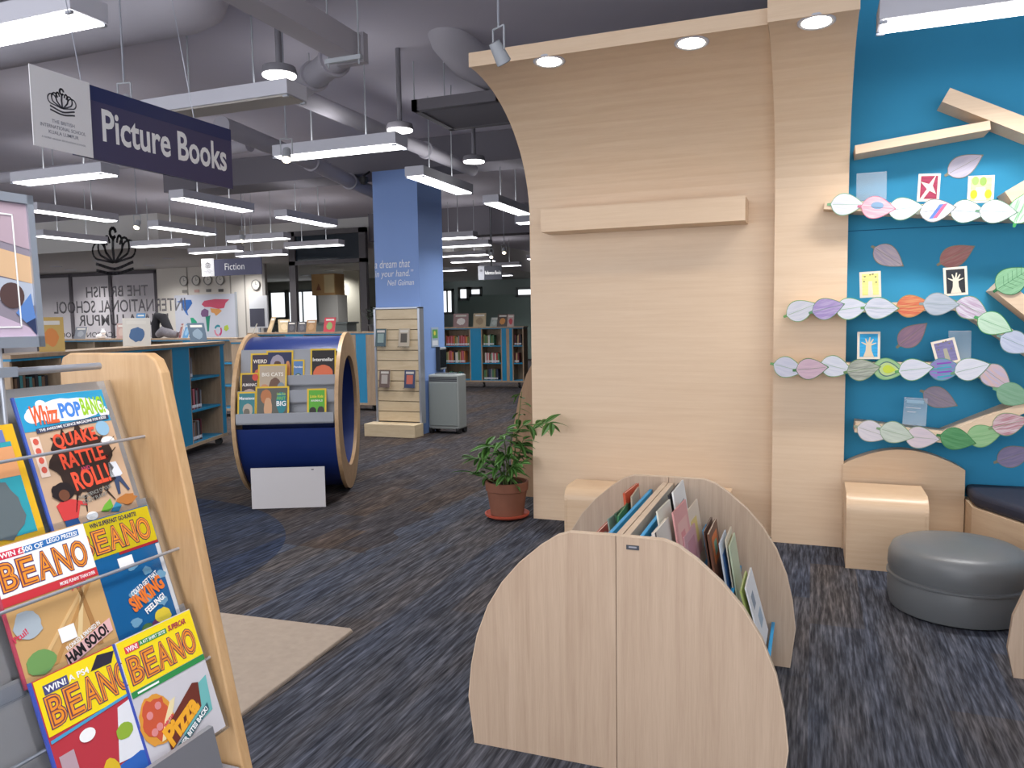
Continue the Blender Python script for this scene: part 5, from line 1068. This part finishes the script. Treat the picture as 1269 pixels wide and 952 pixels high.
spot(-3.94, 3.73, 2.86, 'lit spotlight on a rod above the Picture Books sign', True, 10)
spot(-3.96, 5.33, 2.86, 'lit spotlight on a rod beside the strip lights behind the sign', True, 30)
spot(-1.53, 3.85, 2.88, 'unlit grey spotlight on a rod before the wooden canopy corner', False, 150)
for x, y in ((-8.4, 8.05), (-8.37, 10.07), (-6.2, 15.0), (-5.6, 14.2)): spot(x, y, 2.86, 'tiny distant lit spotlight hung among the far strip lights', True, 20)
# ducts
def tube(name, label, pts, r, m=DUCT, cat='duct', flange=()):
    p0 = Vector(pts[0]); t = thing(name, label, cat, p0)
    bm = BM(); sweep(bm, [Vector(p)-p0 for p in pts], r, 28); obj('duct_body', bm, m, t, True)
    for i in flange:
        a, b = Vector(pts[i])-p0, Vector(pts[i+1])-p0; d = (b-a).normalized()*.02; bm = BM(); cyl(bm, a-d, a+d, (r if not isinstance(r, list) else r[i])+.02, n=28); obj('flange', bm, m, t, True)
def arc(c, r, a0, a1, z, n=8): return [(c[0]+r*math.cos(a0+(a1-a0)*i/n), c[1]+r*math.sin(a0+(a1-a0)*i/n), z) for i in range(n+1)]
tube('round_duct', 'fat round grey duct with a rounded end under the ceiling above the sign', [(-9, 4.05, 3.62), (-6, 4.05, 3.62), (-3.75, 4.05, 3.62), (-3.6, 4.05, 3.62), (-3.5, 4.05, 3.63), (-3.46, 4.05, 3.64)], [.26, .26, .26, .23, .15, .04], flange=(1,))
tube('round_duct', 'slimmer round grey duct beside the fat duct above the sign', [(-9, 3.45, 3.68), (-6, 3.45, 3.68), (-4.1, 3.45, 3.68), (-3.95, 3.45, 3.72), (-3.9, 3.45, 3.8), (-3.9, 3.45, 3.9)], .17, flange=(1,))
tube('round_duct', 'bent round duct above the ventilation grille', [(-2.9, 6.1, 4.02), (-2.9, 6.2, 3.9), (-2.86, 6.45, 3.80), (-2.75, 6.72, 3.76), (-2.5, 6.95, 3.75), (-2.1, 7.0, 3.75), (1.5, 7.0, 3.75)], .18)
tube('round_pipe', 'long grey pipe running away under the ceiling beyond the tray', [(-4.08, 5.6, 3.42), (-4.08, 8.0, 3.42), (-4.08, 9.3, 3.42)], .075, flange=(1,))
tube('round_pipe', 'long pale pipe running away above the far strip lights', [(-5.35, 6.2, 3.42), (-5.6, 8.0, 3.42), (-5.9, 9.3, 3.42), (-6.45, 12.2, 3.42)], .09, flange=(1, 2))
tube('round_pipe', 'pale cross pipe under the ceiling behind the Picture Books sign', [(-11, 7.3, 3.45), (-7, 7.2, 3.45), (-5.75, 7.1, 3.45)], .07, flange=(1,))
tube('flexible_duct', 'crooked flexible duct dropping from the end of the rectangular duct', [(-3.05, 4.85, 3.42), (-3.3, 5.05, 3.42), (-3.65, 5.3, 3.42), (-4.06, 5.62, 3.42)], [.1, .1, .095, .08], flange=(1, 2))
t = thing('rectangular_duct', 'long rectangular grey duct running under the ceiling', 'duct', (-3.0, 3.0, 3.3))
bm = BM(); bx(bm, -.09, .09, -4.0, 1.82, 0, .16); obj('duct_body', bm, mat('pale_duct', hx('a9a5ac'), .7), t)
bm = BM(); bx(bm, -.11, .11, 1.78, 1.84, -.02, .18); obj('flange', bm, MATS['pale_duct'], t)
for y in (-2.5, .1, 1.7):
    for sg in (-1, 1):
        bm = BM(); cyl(bm, (sg*.12, y, -.06), (sg*.12, y, .6), .006, n=8); obj('hanger_rod', bm, GREYM, t)
    bm = BM(); bx(bm, -.14, .14, y-.015, y+.015, -.03, 0); obj('hanger_bar', bm, GREYM, t)
t = thing('ventilation_grille', 'square louvred ventilation grille hung under the bent duct', 'grille', (-3.05, 7.02, 3.45))
bm = BM()
for a in ((-.45, .45, -.42, -.36), (-.45, .45, .36, .42), (-.45, -.39, -.42, .42), (.39, .45, -.42, .42)): bx(bm, a[0], a[1], a[2], a[3], 0, .1)
obj('grille_frame', bm, mat('grille_grey', hx('6b686e'), .7), t)
bm = BM(); bx(bm, -.39, .39, -.36, .36, .06, .1); obj('plenum', bm, DARK, t)
for i in range(14):
    y = -.33+i*.05; bm = BM(); box(bm, (0, y, .025), (.78, .004, .04), Matrix.Rotation(R(35), 3, 'X')); obj('louvre', bm, MATS['grille_grey'], t)
for sx_ in (-1, 1):
    for sy in (-1, 1):
        bm = BM(); hxx = -.12 if (sx_ > 0 and sy < 0) else sx_*.43; cyl(bm, (hxx, sy*.4, .1), (hxx, sy*.4, .45), .006, n=8); obj('hanger_rod', bm, GREYM, t)
t = thing('camera_dome', 'small dark security camera under the beam at the pillar', 'camera', (-5.62, 9.2, 3.4))
bm = BM(); lathe(bm, [(.001, -.06), (.04, -.05), (.06, -.01), (.06, .04), (.001, .05)], 20); obj('dome', bm, BLACK, t, True); bm = BM(); cyl(bm, (0, 0, .05), (0, .2, .16), .015, n=10); obj('bracket', bm, BLACK, t)
